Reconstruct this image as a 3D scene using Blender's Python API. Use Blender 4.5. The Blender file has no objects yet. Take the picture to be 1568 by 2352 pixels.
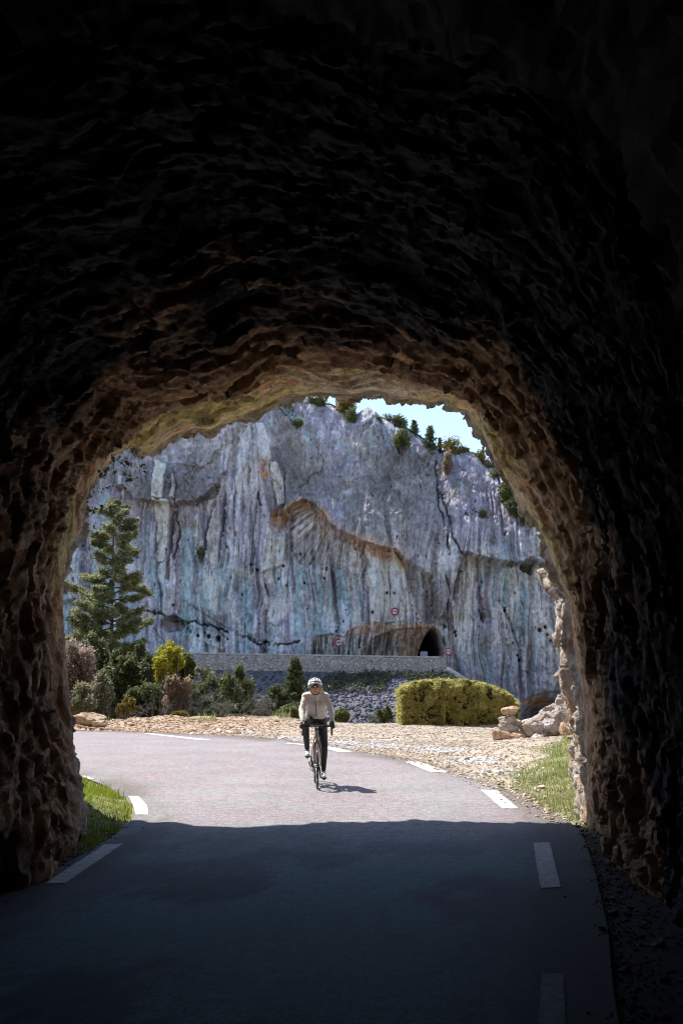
import bpy, math, random
import numpy as np
from mathutils import Vector, Matrix
from mathutils.bvhtree import BVHTree
R = math.radians
sc = bpy.context.scene
COL = sc.collection
rng = np.random.default_rng(7)
random.seed(7)

# ------------------------------------------------------------------ camera
CAMZ, PITCH, F = 1.55, R(9.82), 2286.7          # focal length in units of a 1568 x 2352 frame
cam = bpy.data.cameras.new('camera')
cam.sensor_fit = 'VERTICAL'; cam.sensor_height = 36; cam.lens = 35; cam.clip_end = 3000; cam.clip_start = 0.05
co = bpy.data.objects.new('camera', cam); COL.objects.link(co)
co.location = (0, 0, CAMZ); co.rotation_euler = (R(90) + PITCH, 0, 0)
sc.camera = co

# ------------------------------------------------------------------ sky and sun
SUNV = Vector((-0.43, 0.36, 0.83)).normalized()   # towards the sun
w = bpy.data.worlds.new('World'); sc.world = w; w.use_nodes = True
nt = w.node_tree; bg = nt.nodes['Background']
sky = nt.nodes.new('ShaderNodeTexSky'); sky.sky_type = 'NISHITA'; sky.sun_disc = False
sky.sun_elevation = math.asin(SUNV.z); sky.sun_rotation = math.atan2(SUNV.x, SUNV.y)
sky.altitude = 700; sky.air_density = 1.0; sky.dust_density = 0.3; sky.ozone_density = 0.9
nt.links.new(sky.outputs[0], bg.inputs[0]); bg.inputs[1].default_value = 0.12
sl = bpy.data.lights.new('sun', 'SUN'); sl.energy = 3.7; sl.angle = R(0.53); sl.color = (1, .95, .88)
so = bpy.data.objects.new('sun', sl); COL.objects.link(so)
so.location = (-20, 20, 60); so.rotation_euler = SUNV.to_track_quat('Z', 'Y').to_euler()
sc.view_settings.view_transform = 'Standard'; sc.view_settings.look = 'None'
sc.view_settings.exposure = 1.36; sc.view_settings.gamma = 1
sc.render.engine = 'CYCLES'
cy = sc.cycles
cy.max_bounces = 10; cy.diffuse_bounces = 6; cy.glossy_bounces = 3; cy.transmission_bounces = 4; cy.transparent_max_bounces = 4
cy.use_denoising = True
try: cy.denoiser = 'OPENIMAGEDENOISE'
except Exception: pass
cy.sample_clamp_indirect = 6; cy.pixel_filter_type = 'BLACKMAN_HARRIS'; cy.filter_width = 1.05

# ------------------------------------------------------------------ maths helpers
cp_, sp_ = math.cos(PITCH), math.sin(PITCH)
def P(u, v, Y):
    """world point seen in direction (u, v) of the photo at distance Y in front of the tunnel camera"""
    a = (u - 784) / F; b = (1176 - v) / F
    dx, dy, dz = a, cp_ - b * sp_, sp_ + b * cp_
    k = Y / dy
    return np.array((dx * k, Y, CAMZ + dz * k))
def G(u, v, z=0.0):
    a = (u - 784) / F; b = (1176 - v) / F
    dx, dy, dz = a, cp_ - b * sp_, sp_ + b * cp_
    k = (z - CAMZ) / dz
    return np.array((dx * k, dy * k, z))
def uv_of(x, y, z):
    dz = z - CAMZ
    d = y * cp_ + dz * sp_
    return 784 + F * x / d, 1176 - F * (dz * cp_ - y * sp_) / d

def _hash(ix, iy, iz, seed):
    h = (ix.astype(np.int64) * 374761393 + iy.astype(np.int64) * 668265263 + iz.astype(np.int64) * 2147483647 + seed * 1274126177) & 0xFFFFFFFF
    h = ((h ^ (h >> 13)) * 1274126177) & 0xFFFFFFFF
    h = ((h ^ (h >> 16)) * 2246822519) & 0xFFFFFFFF
    return ((h ^ (h >> 15)) & 0xFFFFFF) / float(0xFFFFFF)
def vn(x, y, z=0.0, seed=0):
    x, y, z = np.broadcast_arrays(np.asarray(x, float), np.asarray(y, float), np.asarray(z, float))
    fx, fy, fz = np.floor(x), np.floor(y), np.floor(z)
    tx, ty, tz = x - fx, y - fy, z - fz
    tx = tx * tx * (3 - 2 * tx); ty = ty * ty * (3 - 2 * ty); tz = tz * tz * (3 - 2 * tz)
    r = 0
    flat = bool(np.all(z == z.flat[0])) and bool(np.all(tz == 0))
    for a in (0, 1):
        for b in (0, 1):
            for c in ((0,) if flat else (0, 1)):
                wgt = (tx if a else 1 - tx) * (ty if b else 1 - ty) * (1 if flat else (tz if c else 1 - tz))
                r = r + wgt * _hash(fx + a, fy + b, fz + c, seed)
    return r * 2 - 1
def fbm(x, y, z=0.0, oct=4, seed=0, gain=.5):
    r = 0; a = 1; t = 0
    for k in range(oct):
        r = r + a * vn(np.asarray(x) * 2**k + 17.3 * k, np.asarray(y) * 2**k - 9.1 * k, np.asarray(z) * 2**k, seed + k * 13)
        t += a; a *= gain
    return r / t
def ridge(x, y, z=0.0, oct=3, seed=0):
    r = 0; a = 1; t = 0
    for k in range(oct):
        r = r + a * (1 - 2 * np.abs(vn(np.asarray(x) * 2**k, np.asarray(y) * 2**k, np.asarray(z) * 2**k, seed + k * 7)))
        t += a; a *= .5
    return r / t
def facets(x, y, z, seed=0, tilt=.6):
    """hewn-rock relief: every cell is its own tilted plane; returns (height, distance to the crack)"""
    fx, fy, fz = np.floor(x), np.floor(y), np.floor(z)
    b1 = np.full(x.shape, 9.0); b2 = np.full(x.shape, 9.0); h = np.zeros(x.shape)
    for a in (-1, 0, 1):
        for b in (-1, 0, 1):
            for c in (-1, 0, 1):
                cx, cy, cz = fx + a, fy + b, fz + c
                dx = x - cx - _hash(cx, cy, cz, seed); dy = y - cy - _hash(cx, cy, cz, seed + 1); dz = z - cz - _hash(cx, cy, cz, seed + 2)
                d = dx * dx + dy * dy + dz * dz
                hc_ = _hash(cx, cy, cz, seed + 3) - .5 + tilt * (dx * (_hash(cx, cy, cz, seed + 4) - .5) + dy * (_hash(cx, cy, cz, seed + 5) - .5) + dz * (_hash(cx, cy, cz, seed + 6) - .5)) * 2
                nw = d < b1; b2 = np.where(nw, b1, np.minimum(b2, d)); h = np.where(nw, hc_, h); b1 = np.where(nw, d, b1)
    return h, np.sqrt(b2) - np.sqrt(b1)
def sst(x, a, b):
    t = np.clip((x - a) / (b - a), 0, 1); return t * t * (3 - 2 * t)

# ------------------------------------------------------------------ object helpers
def mesh_np(name, V, Fc, smooth=True):
    V = np.asarray(V, dtype=np.float32); 
    me = bpy.data.meshes.new(name)
    groups = Fc if isinstance(Fc, list) else [Fc]
    groups = [np.asarray(g, dtype=np.int32) for g in groups if len(g)]
    nl = sum(g.size for g in groups); nf = sum(len(g) for g in groups)
    me.vertices.add(len(V)); me.vertices.foreach_set('co', V.ravel())
    me.loops.add(nl); me.loops.foreach_set('vertex_index', np.concatenate([g.ravel() for g in groups]))
    me.polygons.add(nf)
    tot = np.concatenate([np.full(len(g), g.shape[1], dtype=np.int32) for g in groups])
    st = np.concatenate(([0], np.cumsum(tot)[:-1])).astype(np.int32)
    me.polygons.foreach_set('loop_start', st); me.polygons.foreach_set('loop_total', tot)
    me.polygons.foreach_set('use_smooth', np.full(nf, smooth))
    me.update(calc_edges=True)
    return me
def link(name, me, mat=None, parent=None):
    o = bpy.data.objects.new(name, me); COL.objects.link(o)
    if mat is not None: me.materials.append(mat)
    if parent is not None: o.parent = parent
    return o
def tag(o, label=None, cat=None, group=None, kind=None):
    if label: o['label'] = label
    if cat: o['category'] = cat
    if group: o['group'] = group
    if kind: o['kind'] = kind
    return o
def empty(name, loc, label, cat, group=None, rz=0):
    o = bpy.data.objects.new(name, None); COL.objects.link(o); o.location = [float(c) for c in loc]
    o.rotation_euler = (0, 0, rz); o.empty_display_size = .1
    return tag(o, label, cat, group)
def add_color(me, C, name='Col'):
    a = me.attributes.new(name, 'FLOAT_COLOR', 'POINT')
    C = np.asarray(C, dtype=np.float32)
    if C.shape[1] == 3: C = np.hstack([C, np.ones((len(C), 1), np.float32)])
    a.data.foreach_set('color', C.ravel())
def grid_faces(nr, nc):
    i = np.arange(nr - 1)[:, None] * nc + np.arange(nc - 1)[None, :]
    i = i.ravel()
    return np.stack([i, i + 1, i + nc + 1, i + nc], 1)

class MB:
    """collects closed tubes, boxes, balls and sheets into one mesh"""
    def __init__(s): s.V = []; s.T = []; s.Q = []; s.n = 0
    def add(s, V, T=None, Q=None):
        V = np.asarray(V, float)
        if T is not None and len(T): s.T.append(np.asarray(T) + s.n)
        if Q is not None and len(Q): s.Q.append(np.asarray(Q) + s.n)
        s.V.append(V); s.n += len(V)
    def tube(s, pts, rad, seg=8, sx=1.0):
        pts = np.asarray(pts, float); n = len(pts)
        rad = np.full(n, rad, float) if np.isscalar(rad) else np.asarray(rad, float)
        tan = np.gradient(pts, axis=0); tan /= np.linalg.norm(tan, axis=1)[:, None] + 1e-9
        up = np.array((0, 0, 1.)) if abs(tan[0][2]) < .9 else np.array((1., 0, 0))
        V = []
        a = np.cross(tan[0], up); a /= np.linalg.norm(a)
        for i in range(n):
            a = a - tan[i] * a.dot(tan[i]); a /= np.linalg.norm(a) + 1e-9
            b = np.cross(tan[i], a)
            t = np.linspace(0, 2 * math.pi, seg, endpoint=False)
            V.append(pts[i] + rad[i] * (np.cos(t)[:, None] * a * sx + np.sin(t)[:, None] * b))
        V.append(pts[:1]); V.append(pts[-1:])
        V = np.vstack(V)
        Q = [(i * seg + j, i * seg + (j + 1) % seg, (i + 1) * seg + (j + 1) % seg, (i + 1) * seg + j) for i in range(n - 1) for j in range(seg)]
        c0, c1 = n * seg, n * seg + 1
        T = [(c0, (j + 1) % seg, j) for j in range(seg)] + [(c1, (n - 1) * seg + j, (n - 1) * seg + (j + 1) % seg) for j in range(seg)]
        s.add(V, T, Q); return s
    def ball(s, c, r, sub=2, rot=None):
        v, f = ico(sub); r = np.asarray(r, float) * np.ones(3)
        v = v * r
        if rot is not None: v = v @ np.array(rot.to_3x3()).T
        s.add(v + np.asarray(c, float), f); return s
    def cap(s, p0, r0, p1, r1, n=None):
        p0 = np.asarray(p0, float); p1 = np.asarray(p1, float); L = np.linalg.norm(p1 - p0)
        n = n or max(2, int(L / (0.35 * min(r0, r1))) + 1)
        for t in np.linspace(0, 1, n): s.ball(p0 + (p1 - p0) * t, r0 + (r1 - r0) * t, 2)
        return s
    def box(s, c, d, rz=0.0):
        d = np.asarray(d, float) / 2
        v = np.array([(x, y, z) for x in (-1, 1) for y in (-1, 1) for z in (-1, 1)], float) * d
        cz, sz = math.cos(rz), math.sin(rz)
        v = np.stack([v[:, 0] * cz - v[:, 1] * sz, v[:, 0] * sz + v[:, 1] * cz, v[:, 2]], 1) + np.asarray(c, float)
        s.add(v, Q=[(0, 1, 3, 2), (4, 6, 7, 5), (0, 4, 5, 1), (2, 3, 7, 6), (0, 2, 6, 4), (1, 5, 7, 3)]); return s
    def mesh(s, name, smooth=True):
        V = np.vstack(s.V); g = []
        if s.T: g.append(np.vstack(s.T))
        if s.Q: g.append(np.vstack(s.Q))
        return mesh_np(name, V, g, smooth)
    def build(s, name, mat, parent=None, smooth=True):
        return link(name, s.mesh(name, smooth), mat, parent)
    def remesh(s, name, mat, parent, voxel, smooth_it=4, bevel=None):
        o = s.build(name, mat, None)
        m = o.modifiers.new('r', 'REMESH'); m.mode = 'VOXEL'; m.voxel_size = voxel; m.use_smooth_shade = True
        k = o.modifiers.new('s', 'SMOOTH'); k.iterations = smooth_it; k.factor = .5
        dg = bpy.context.evaluated_depsgraph_get(); dg.update()
        me = bpy.data.meshes.new_from_object(o.evaluated_get(dg))
        o.modifiers.clear(); old = o.data; o.data = me; bpy.data.meshes.remove(old)
        if not me.materials: me.materials.append(mat)
        me.polygons.foreach_set('use_smooth', np.full(len(me.polygons), True)); me.name = name
        if parent: o.parent = parent
        return o
_ico = {}
def ico(sub):
    if sub in _ico: return _ico[sub]
    t = (1 + 5**.5) / 2
    v = np.array([(-1, t, 0), (1, t, 0), (-1, -t, 0), (1, -t, 0), (0, -1, t), (0, 1, t), (0, -1, -t), (0, 1, -t), (t, 0, -1), (t, 0, 1), (-t, 0, -1), (-t, 0, 1)], float)
    v /= np.linalg.norm(v[0])
    f = [(0, 11, 5), (0, 5, 1), (0, 1, 7), (0, 7, 10), (0, 10, 11), (1, 5, 9), (5, 11, 4), (11, 10, 2), (10, 7, 6), (7, 1, 8), (3, 9, 4), (3, 4, 2), (3, 2, 6), (3, 6, 8), (3, 8, 9), (4, 9, 5), (2, 4, 11), (6, 2, 10), (8, 6, 7), (9, 8, 1)]
    for _ in range(sub):
        v = list(map(tuple, v)); c = {}; nf = []
        def mid(a, b):
            k = (min(a, b), max(a, b))
            if k not in c:
                m = (np.array(v[a]) + np.array(v[b])); m /= np.linalg.norm(m); c[k] = len(v); v.append(tuple(m))
            return c[k]
        for a, b, d in f:
            x, y, z = mid(a, b), mid(b, d), mid(d, a)
            nf += [(a, x, z), (b, y, x), (d, z, y), (x, y, z)]
        v = np.array(v); f = nf
    _ico[sub] = (np.array(v), np.array(f)); return _ico[sub]

# ------------------------------------------------------------------ material helpers
def newmat(name):
    m = bpy.data.materials.new(name); m.use_nodes = True
    n = m.node_tree; b = n.nodes['Principled BSDF']
    return m, n, b
def N(n, t, **k):
    x = n.nodes.new(t)
    for a, v in k.items(): setattr(x, a, v)
    return x
def ramp(n, fac, stops, interp='LINEAR'):
    r = N(n, 'ShaderNodeValToRGB'); r.color_ramp.interpolation = interp
    e = r.color_ramp.elements
    while len(e) < len(stops): e.new(.5)
    for i, (p, c) in enumerate(stops):
        e[i].position = p; e[i].color = (*c, 1) if len(c) == 3 else c
    n.links.new(fac, r.inputs[0]); return r.outputs[0]
def noise(n, scale, detail=5, rough=.6, vec=None, stretch=None, coord='Object'):
    tc = N(n, 'ShaderNodeTexCoord'); src = vec or tc.outputs[coord]
    if stretch:
        mp = N(n, 'ShaderNodeMapping'); mp.inputs['Scale'].default_value = stretch
        n.links.new(src, mp.inputs[0]); src = mp.outputs[0]
    t = N(n, 'ShaderNodeTexNoise'); t.inputs['Scale'].default_value = scale
    t.inputs['Detail'].default_value = detail; t.inputs['Roughness'].default_value = rough
    n.links.new(src, t.inputs['Vector']); return t.outputs['Fac']
def mix(n, fac, a, b, mode='MIX'):
    m = N(n, 'ShaderNodeMix', data_type='RGBA', blend_type=mode)
    for i, v in ((0, fac), (6, a), (7, b)):
        if isinstance(v, (int, float)): m.inputs[i].default_value = v
        elif isinstance(v, tuple): m.inputs[i].default_value = (*v, 1)
        else: n.links.new(v, m.inputs[i])
    return m.outputs[2]
def bump(n, b, h, strength, dist):
    x = N(n, 'ShaderNodeBump'); x.inputs['Strength'].default_value = strength; x.inputs['Distance'].default_value = dist
    n.links.new(h, x.inputs['Height']); n.links.new(x.outputs[0], b.inputs['Normal']); return x
def simple(name, col, rough=.6, metal=0.0, var=.15, scale=30, bmp=0, spec=.5):
    m, n, b = newmat(name)
    f = noise(n, scale)
    lo = tuple(c * (1 - var) for c in col); hi = tuple(min(1, c * (1 + var)) for c in col)
    n.links.new(ramp(n, f, [(.3, lo), (.7, hi)]), b.inputs['Base Color'])
    b.inputs['Roughness'].default_value = rough; b.inputs['Metallic'].default_value = metal
    b.inputs['Specular IOR Level'].default_value = spec
    if bmp: bump(n, b, noise(n, scale * 2, 6), .6, bmp)
    return m
def leafmat(name, cols, trans=.35, scale=1.6):
    m, n, b = newmat(name)
    g = N(n, 'ShaderNodeNewGeometry')
    stops = [(i / max(1, len(cols) - 1), c) for i, c in enumerate(cols)]
    k = N(n, 'ShaderNodeMath', operation='ADD'); k2 = N(n, 'ShaderNodeMath', operation='MULTIPLY'); k2.inputs[1].default_value = .45
    n.links.new(g.outputs['Random Per Island'], k2.inputs[0]); n.links.new(k2.outputs[0], k.inputs[0])
    nz = noise(n, scale, 2, .5); mr = N(n, 'ShaderNodeMapRange'); mr.inputs[1].default_value = .3; mr.inputs[2].default_value = .7
    mr.inputs[3].default_value = 0; mr.inputs[4].default_value = .55
    n.links.new(nz, mr.inputs[0]); n.links.new(mr.outputs[0], k.inputs[1])
    c = ramp(n, k.outputs[0], stops)
    n.links.new(c, b.inputs['Base Color']); b.inputs['Roughness'].default_value = .55
    b.inputs['Specular IOR Level'].default_value = .3
    t = N(n, 'ShaderNodeBsdfTranslucent'); n.links.new(c, t.inputs[0])
    ms = N(n, 'ShaderNodeMixShader'); ms.inputs[0].default_value = trans
    out = n.nodes['Material Output']
    n.links.new(b.outputs[0], ms.inputs[1]); n.links.new(t.outputs[0], ms.inputs[2]); n.links.new(ms.outputs[0], out.inputs[0])
    return m
# ================================================================== TERRAIN AND ROAD
def interp(xs, ys, x): return np.interp(x, xs, ys)
def edgeY(x): return interp([-60, -20, -11, -6, 0, 4, 7.5, 10, 14, 30, 60], [46, 39, 36.5, 37, 37, 37.5, 36.5, 36, 37, 42, 50], x)
def edgeH(x): return interp([-60, -11, -5, 0, 4, 7, 10, 30], [.9, .46, .33, .17, .1, .15, .3, 1.5], x)
# right and left asphalt edges, from the tunnel outwards (ground points)
RE = [(.9, -16), (.8, -6), (.8, 0), (1.12, 4), (1.76, 7), (2.27, 9.5), tuple(G(1322, 1900)[:2]), tuple(G(1262, 1866)[:2]), tuple(G(1158, 1814)[:2]), tuple(G(1062, 1780)[:2]),
      tuple(G(905, 1738)[:2]), tuple(G(650, 1699)[:2]), tuple(G(400, 1684)[:2]), tuple(G(170, 1677)[:2]), (-17, 38.5), (-30, 46), (-60, 60)]
LE = [(-4.6, -16), (-4.6, -6), (-4.0, 0), (-3.3, 4), (-2.68, 7), (-2.42, 9), tuple(G(268, 1914)[:2]), tuple(G(306, 1872)[:2]), tuple(G(296, 1843)[:2]), tuple(G(240, 1805)[:2]), tuple(G(190, 1786)[:2]),
      tuple(G(110, 1768)[:2]), tuple(G(-60, 1748)[:2]), (-14, 26), (-22, 31.5), (-34, 39), (-62, 52)]
def resample(pts, n):
    pts = np.asarray(pts, float)
    # catmull-rom through the points
    Q = []
    for i in range(len(pts) - 1):
        p0 = pts[max(i - 1, 0)]; p1 = pts[i]; p2 = pts[i + 1]; p3 = pts[min(i + 2, len(pts) - 1)]
        for t in np.linspace(0, 1, 12, endpoint=False):
            Q.append(.5 * ((2 * p1) + (-p0 + p2) * t + (2 * p0 - 5 * p1 + 4 * p2 - p3) * t * t + (-p0 + 3 * p1 - 3 * p2 + p3) * t**3))
    Q.append(pts[-1]); Q = np.array(Q)
    d = np.concatenate(([0], np.cumsum(np.linalg.norm(np.diff(Q, axis=0), axis=1))))
    s = np.linspace(0, d[-1], n)
    return np.stack([np.interp(s, d, Q[:, k]) for k in range(Q.shape[1])], 1)
REc, LEc = resample(RE, 400), resample(LE, 400)
def dist_poly(x, y, C):
    """signed-free distance from points to a polyline (vectorised in chunks)"""
    x = np.asarray(x, float).ravel(); y = np.asarray(y, float).ravel(); out = np.full(len(x), 1e9)
    C = C[::3]
    for i in range(0, len(x), 20000):
        dx = x[i:i + 20000, None] - C[None, :, 0]; dy = y[i:i + 20000, None] - C[None, :, 1]
        out[i:i + 20000] = np.sqrt((dx * dx + dy * dy).min(1))
    return out
def inside(x, y, poly):
    x = np.asarray(x, float); y = np.asarray(y, float); r = np.zeros(x.shape, bool)
    n = len(poly)
    for i in range(n):
        x1, y1 = poly[i][0], poly[i][1]; x2, y2 = poly[(i + 1) % n][0], poly[(i + 1) % n][1]
        if y1 == y2: continue
        c = ((y1 > y) != (y2 > y)) & (x < (x2 - x1) * (y - y1) / (y2 - y1) + x1)
        r ^= c
    return r
ROADPOLY = np.vstack([REc[::4], LEc[::-4]])
WL = P(330, 1497, 110); WR = P(1013, 1508, 101)        # top of the far parapet: left and right ends
def wallY(x): return WL[1] + (WR[1] - WL[1]) * (x - WL[0]) / (WR[0] - WL[0])
def wallZ(x): return WL[2] + (WR[2] - WL[2]) * (x - WL[0]) / (WR[0] - WL[0])
def terrain(x, y, detail=True):
    x = np.asarray(x, float); y = np.asarray(y, float)
    ins = inside(x, y, ROADPOLY)
    dr = dist_poly(x, y, REc).reshape(x.shape); dl = dist_poly(x, y, LEc).reshape(x.shape)
    d = np.where(ins, 0, np.minimum(dr, dl))
    E = edgeY(x) + 1.2 * fbm(x * .25, y * 0 + 3, oct=3, seed=5); c = y - E
    base = edgeH(x) * sst(d, .3, 5.5)
    outer = (y > 14) & (dr < dl + 3)
    near = np.where(c > -14, base, 0.0) * sst(c, -14, -1.5)
    near = near * np.where(outer, 1, 0)
    if detail:
        near = near + np.where(outer, .07 * fbm(x * 1.1, y * 1.1, oct=4, seed=2) * sst(d, .1, 1.5) * 1.3, 0)
        near = near + np.where(outer & (x < 0), .16 * sst(c, -4.5, -1) * sst(-x, 0, 4) * (1 + fbm(x * .9, y * .9, oct=4, seed=9)), 0)
    mound = np.exp(-(((x + 3.6) / 1.3)**2 + ((y - 12.2) / 2.6)**2)) * .2 * sst(dl, 0.02, .7)
    rgt = .28 * sst(x, 2.6, 5.5) * sst(y, 10, 13) * (1 - sst(y, 24, 30)) * sst(dr, .05, 2)
    near = near + np.where(ins, 0, mound + rgt - .03)
    near = np.where(ins, -.03, near)
    near = near - np.maximum(c, 0) * .8 * (1 + .12 * fbm(x * .3, y * .3, oct=3, seed=4))
    wy = wallY(x)
    zb = wallZ(x) - 1.35
    far = zb - .66 * np.maximum(wy + .4 - y, 0) + (.35 * fbm(x * .35, y * .35, oct=4, seed=8) * sst(wy - y, .5, 3))
    far = np.where(y > wy + .4, zb + .35, far)
    far = far - np.maximum(x - (WR[0] + .8), 0) * .62 - np.maximum(x - (WR[0] + 4), 0) * 1.2
    h = np.maximum(np.maximum(near, far), -15 + .5 * fbm(x * .1, y * .1, seed=3))
    return h

def axis(lo, hi, spec):
    out = [lo]
    while out[-1] < hi:
        x = out[-1]; st = spec(x); out.append(x + st)
    return np.array(out)
ax = np.concatenate([[-900, -400, -200, -120, -80], axis(-62, 45, lambda x: .16 if -12 < x < 9 else (.35 if -25 < x < 20 else 1.2)), [60, 90, 150, 300, 900]])
ay = np.concatenate([[-900, -300, -100, -50], axis(-30, 135, lambda y: .6 if y < 6 else (.14 if y < 20 else (.17 if y < 42 else (1.0 if y < 78 else .45)))), [150, 200, 400, 1200]])
GX, GY = np.meshgrid(ax, ay); sh = GX.shape
H = terrain(GX.ravel(), GY.ravel()).reshape(sh)
V = np.stack([GX.ravel(), GY.ravel(), H.ravel()], 1)
gm = mesh_np('ground', V, grid_faces(*sh))
# soil / gravel / grass zones, coloured from where each one grows or lies
gx, gy = V[:, 0], V[:, 1]
dr = dist_poly(gx, gy, REc); dl = dist_poly(gx, gy, LEc)
nz = fbm(gx * .7, gy * .7, oct=4, seed=11); nf = fbm(gx * 4, gy * 4, oct=3, seed=12)
gravel = np.array((.35, .295, .24)); white = np.array((.46, .45, .45)); orange = np.array((.34, .235, .155)); soil = np.array((.10, .075, .05)); grs = np.array((.15, .16, .055)); scr = np.array((.13, .125, .14))
C = np.tile(gravel, (len(gx), 1)).astype(float)
def lay(C, m, c): return C * (1 - m[:, None]) + c * m[:, None]
cc = gy - edgeY(gx)
C = lay(C, np.clip(sst(cc, -6, -2) * sst(-gx, -1, 5) * (.7 + nz), 0, 1), orange)
wh = sst(nz, -.1, .35) * (1 - sst(np.abs(dr - (1.3 + .5 * nz)), .2, 2.0)) * sst(gy, 17, 20) * (gx > -9)
C = lay(C, np.clip(wh, 0, 1), white)
verge = (gx > 2.0) & (gy < 23.5) & (gy > 10.5)
gmask = np.where(verge, sst(gx - interp([11, 14, 18, 22], [2.3, 2.35, 3.0, 4.3], gy) + .9 * nz, -.5, .35), 0)
gmask = np.clip(gmask + np.where((gx < 0) & (gy < 20) & (gy > 8) & (dl < 6) & ~inside(gx, gy, ROADPOLY), 1, 0), 0, 1)
C = lay(C, gmask * .75, grs)
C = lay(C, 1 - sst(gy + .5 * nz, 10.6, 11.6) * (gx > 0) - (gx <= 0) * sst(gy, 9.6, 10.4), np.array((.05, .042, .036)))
C = lay(C, sst(cc, .5, 2), soil)
C = lay(C, sst(gy, 84, 88), scr)
C *= (1 + .18 * nf)[:, None]
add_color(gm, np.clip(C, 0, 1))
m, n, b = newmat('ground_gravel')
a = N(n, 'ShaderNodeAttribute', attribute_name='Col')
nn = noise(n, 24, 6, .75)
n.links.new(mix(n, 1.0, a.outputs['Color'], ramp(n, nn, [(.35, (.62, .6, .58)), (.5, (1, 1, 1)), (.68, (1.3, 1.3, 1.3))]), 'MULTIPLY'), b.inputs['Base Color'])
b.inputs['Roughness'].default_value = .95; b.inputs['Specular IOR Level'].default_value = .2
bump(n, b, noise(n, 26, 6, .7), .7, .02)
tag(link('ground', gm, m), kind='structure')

# asphalt
m, n, b = newmat('asphalt')
a = N(n, 'ShaderNodeAttribute', attribute_name='Col')
f1 = noise(n, 34, 4, .85); f2 = noise(n, .8, 6, .65); f3 = noise(n, 1.1, 5, .7)
c1 = mix(n, 1.0, a.outputs['Color'], ramp(n, f1, [(.41, (.6, .6, .62)), (.6, (1.42, 1.42, 1.4))]), 'MULTIPLY')
c1 = mix(n, 1.0, c1, ramp(n, noise(n, 9, 5, .8), [(.4, (.74, .75, .78)), (.6, (1.26, 1.25, 1.22))]), 'MULTIPLY')
c1 = mix(n, 1.0, c1, ramp(n, f3, [(.42, (.97, 1.0, 1.0)), (.56, (1.06, .965, 1.0))]), 'MULTIPLY')
n.links.new(mix(n, 1.0, c1, ramp(n, f2, [(.3, (.86, .85, .84)), (.62, (1.08, 1.08, 1.08))]), 'MULTIPLY'), b.inputs['Base Color'])
b.inputs['Roughness'].default_value = .8; b.inputs['Specular IOR Level'].default_value = .35
bump(n, b, noise(n, 170, 3, .8), .5, .008)
asphalt = m
nc = 91
T = np.linspace(0, 1, nc)
RV = (REc[:, None, :] * T[None, :, None] + LEc[:, None, :] * (1 - T)[None, :, None])
rx, ry = RV[..., 0].ravel(), RV[..., 1].ravel()
rz = np.full(len(rx), .0)
rm = mesh_np('road', np.stack([rx, ry, rz], 1), grid_faces(400, nc))
tt = np.tile(T, 400); e = np.minimum(tt, 1 - tt)
nz = fbm(rx * .8, ry * .8, oct=4, seed=31); st = fbm(rx * 1.2, ry * .35, oct=3, seed=33)
rc = np.tile(np.array((.208, .189, .193)), (len(rx), 1))
rc = lay(rc, sst(-(e + .03 * nz), -.14, -.03), np.array((.125, .108, .095)))
rc = lay(rc, sst(st, .05, .5) * .6, np.array((.225, .222, .222)))
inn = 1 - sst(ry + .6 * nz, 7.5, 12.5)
rc = rc * (1 - .30 * inn)[:, None] * np.where(inn[:, None] > 0, 1 + inn[:, None] * (np.array((.42, 1.14, 1.32)) - 1), 1)  # tunnel shade put into the asphalt colour: darker and blue-teal
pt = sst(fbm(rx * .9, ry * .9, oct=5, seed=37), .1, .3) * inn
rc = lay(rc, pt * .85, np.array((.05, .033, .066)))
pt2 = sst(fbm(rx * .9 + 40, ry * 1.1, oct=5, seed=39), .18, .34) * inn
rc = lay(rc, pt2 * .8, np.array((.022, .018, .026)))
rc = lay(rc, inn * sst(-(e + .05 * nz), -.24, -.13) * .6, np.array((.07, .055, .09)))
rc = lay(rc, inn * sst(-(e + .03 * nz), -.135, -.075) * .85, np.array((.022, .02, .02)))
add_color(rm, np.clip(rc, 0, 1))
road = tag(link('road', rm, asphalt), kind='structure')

# painted dashes
paint = simple('road_paint', (.42, .42, .41), .7, var=.45, scale=16, bmp=.002)
n = paint.node_tree
paint_shade = simple('road_paint_shaded', (.33, .33, .34), .75, var=.4, scale=14, bmp=.002); paint_deep_shade = simple('road_paint_deep_shade', (.15, .15, .16), .8, var=.5, scale=12, bmp=.002)  # darker copies of the dash paint, tunnel shade put into their colour
def dash(pix, z=.006, mt=None):
    pts = np.array([G(u, v) for u, v in pix]); pts[:, 2] = z
    nn = len(pts) // 2
    L, Rr = pts[:nn], pts[nn:][::-1]
    L = resample(L, 24) if nn > 2 else np.array([L[0] + (L[1] - L[0]) * t for t in np.linspace(0, 1, 24)])
    Rr = resample(Rr, 24) if nn > 2 else np.array([Rr[0] + (Rr[1] - Rr[0]) * t for t in np.linspace(0, 1, 24)])
    k = 7
    W = np.array([[L[i] + (Rr[i] - L[i]) * t for t in np.linspace(0, 1, k)] for i in range(24)])
    W[:, 0, :2] += rng.normal(0, .0025, (24, 2)); W[:, -1, :2] += rng.normal(0, .0025, (24, 2))
    o = link('edge_line', mesh_np('edge_line', W.reshape(-1, 3), grid_faces(24, k)), mt or paint, road)
    return o
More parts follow.
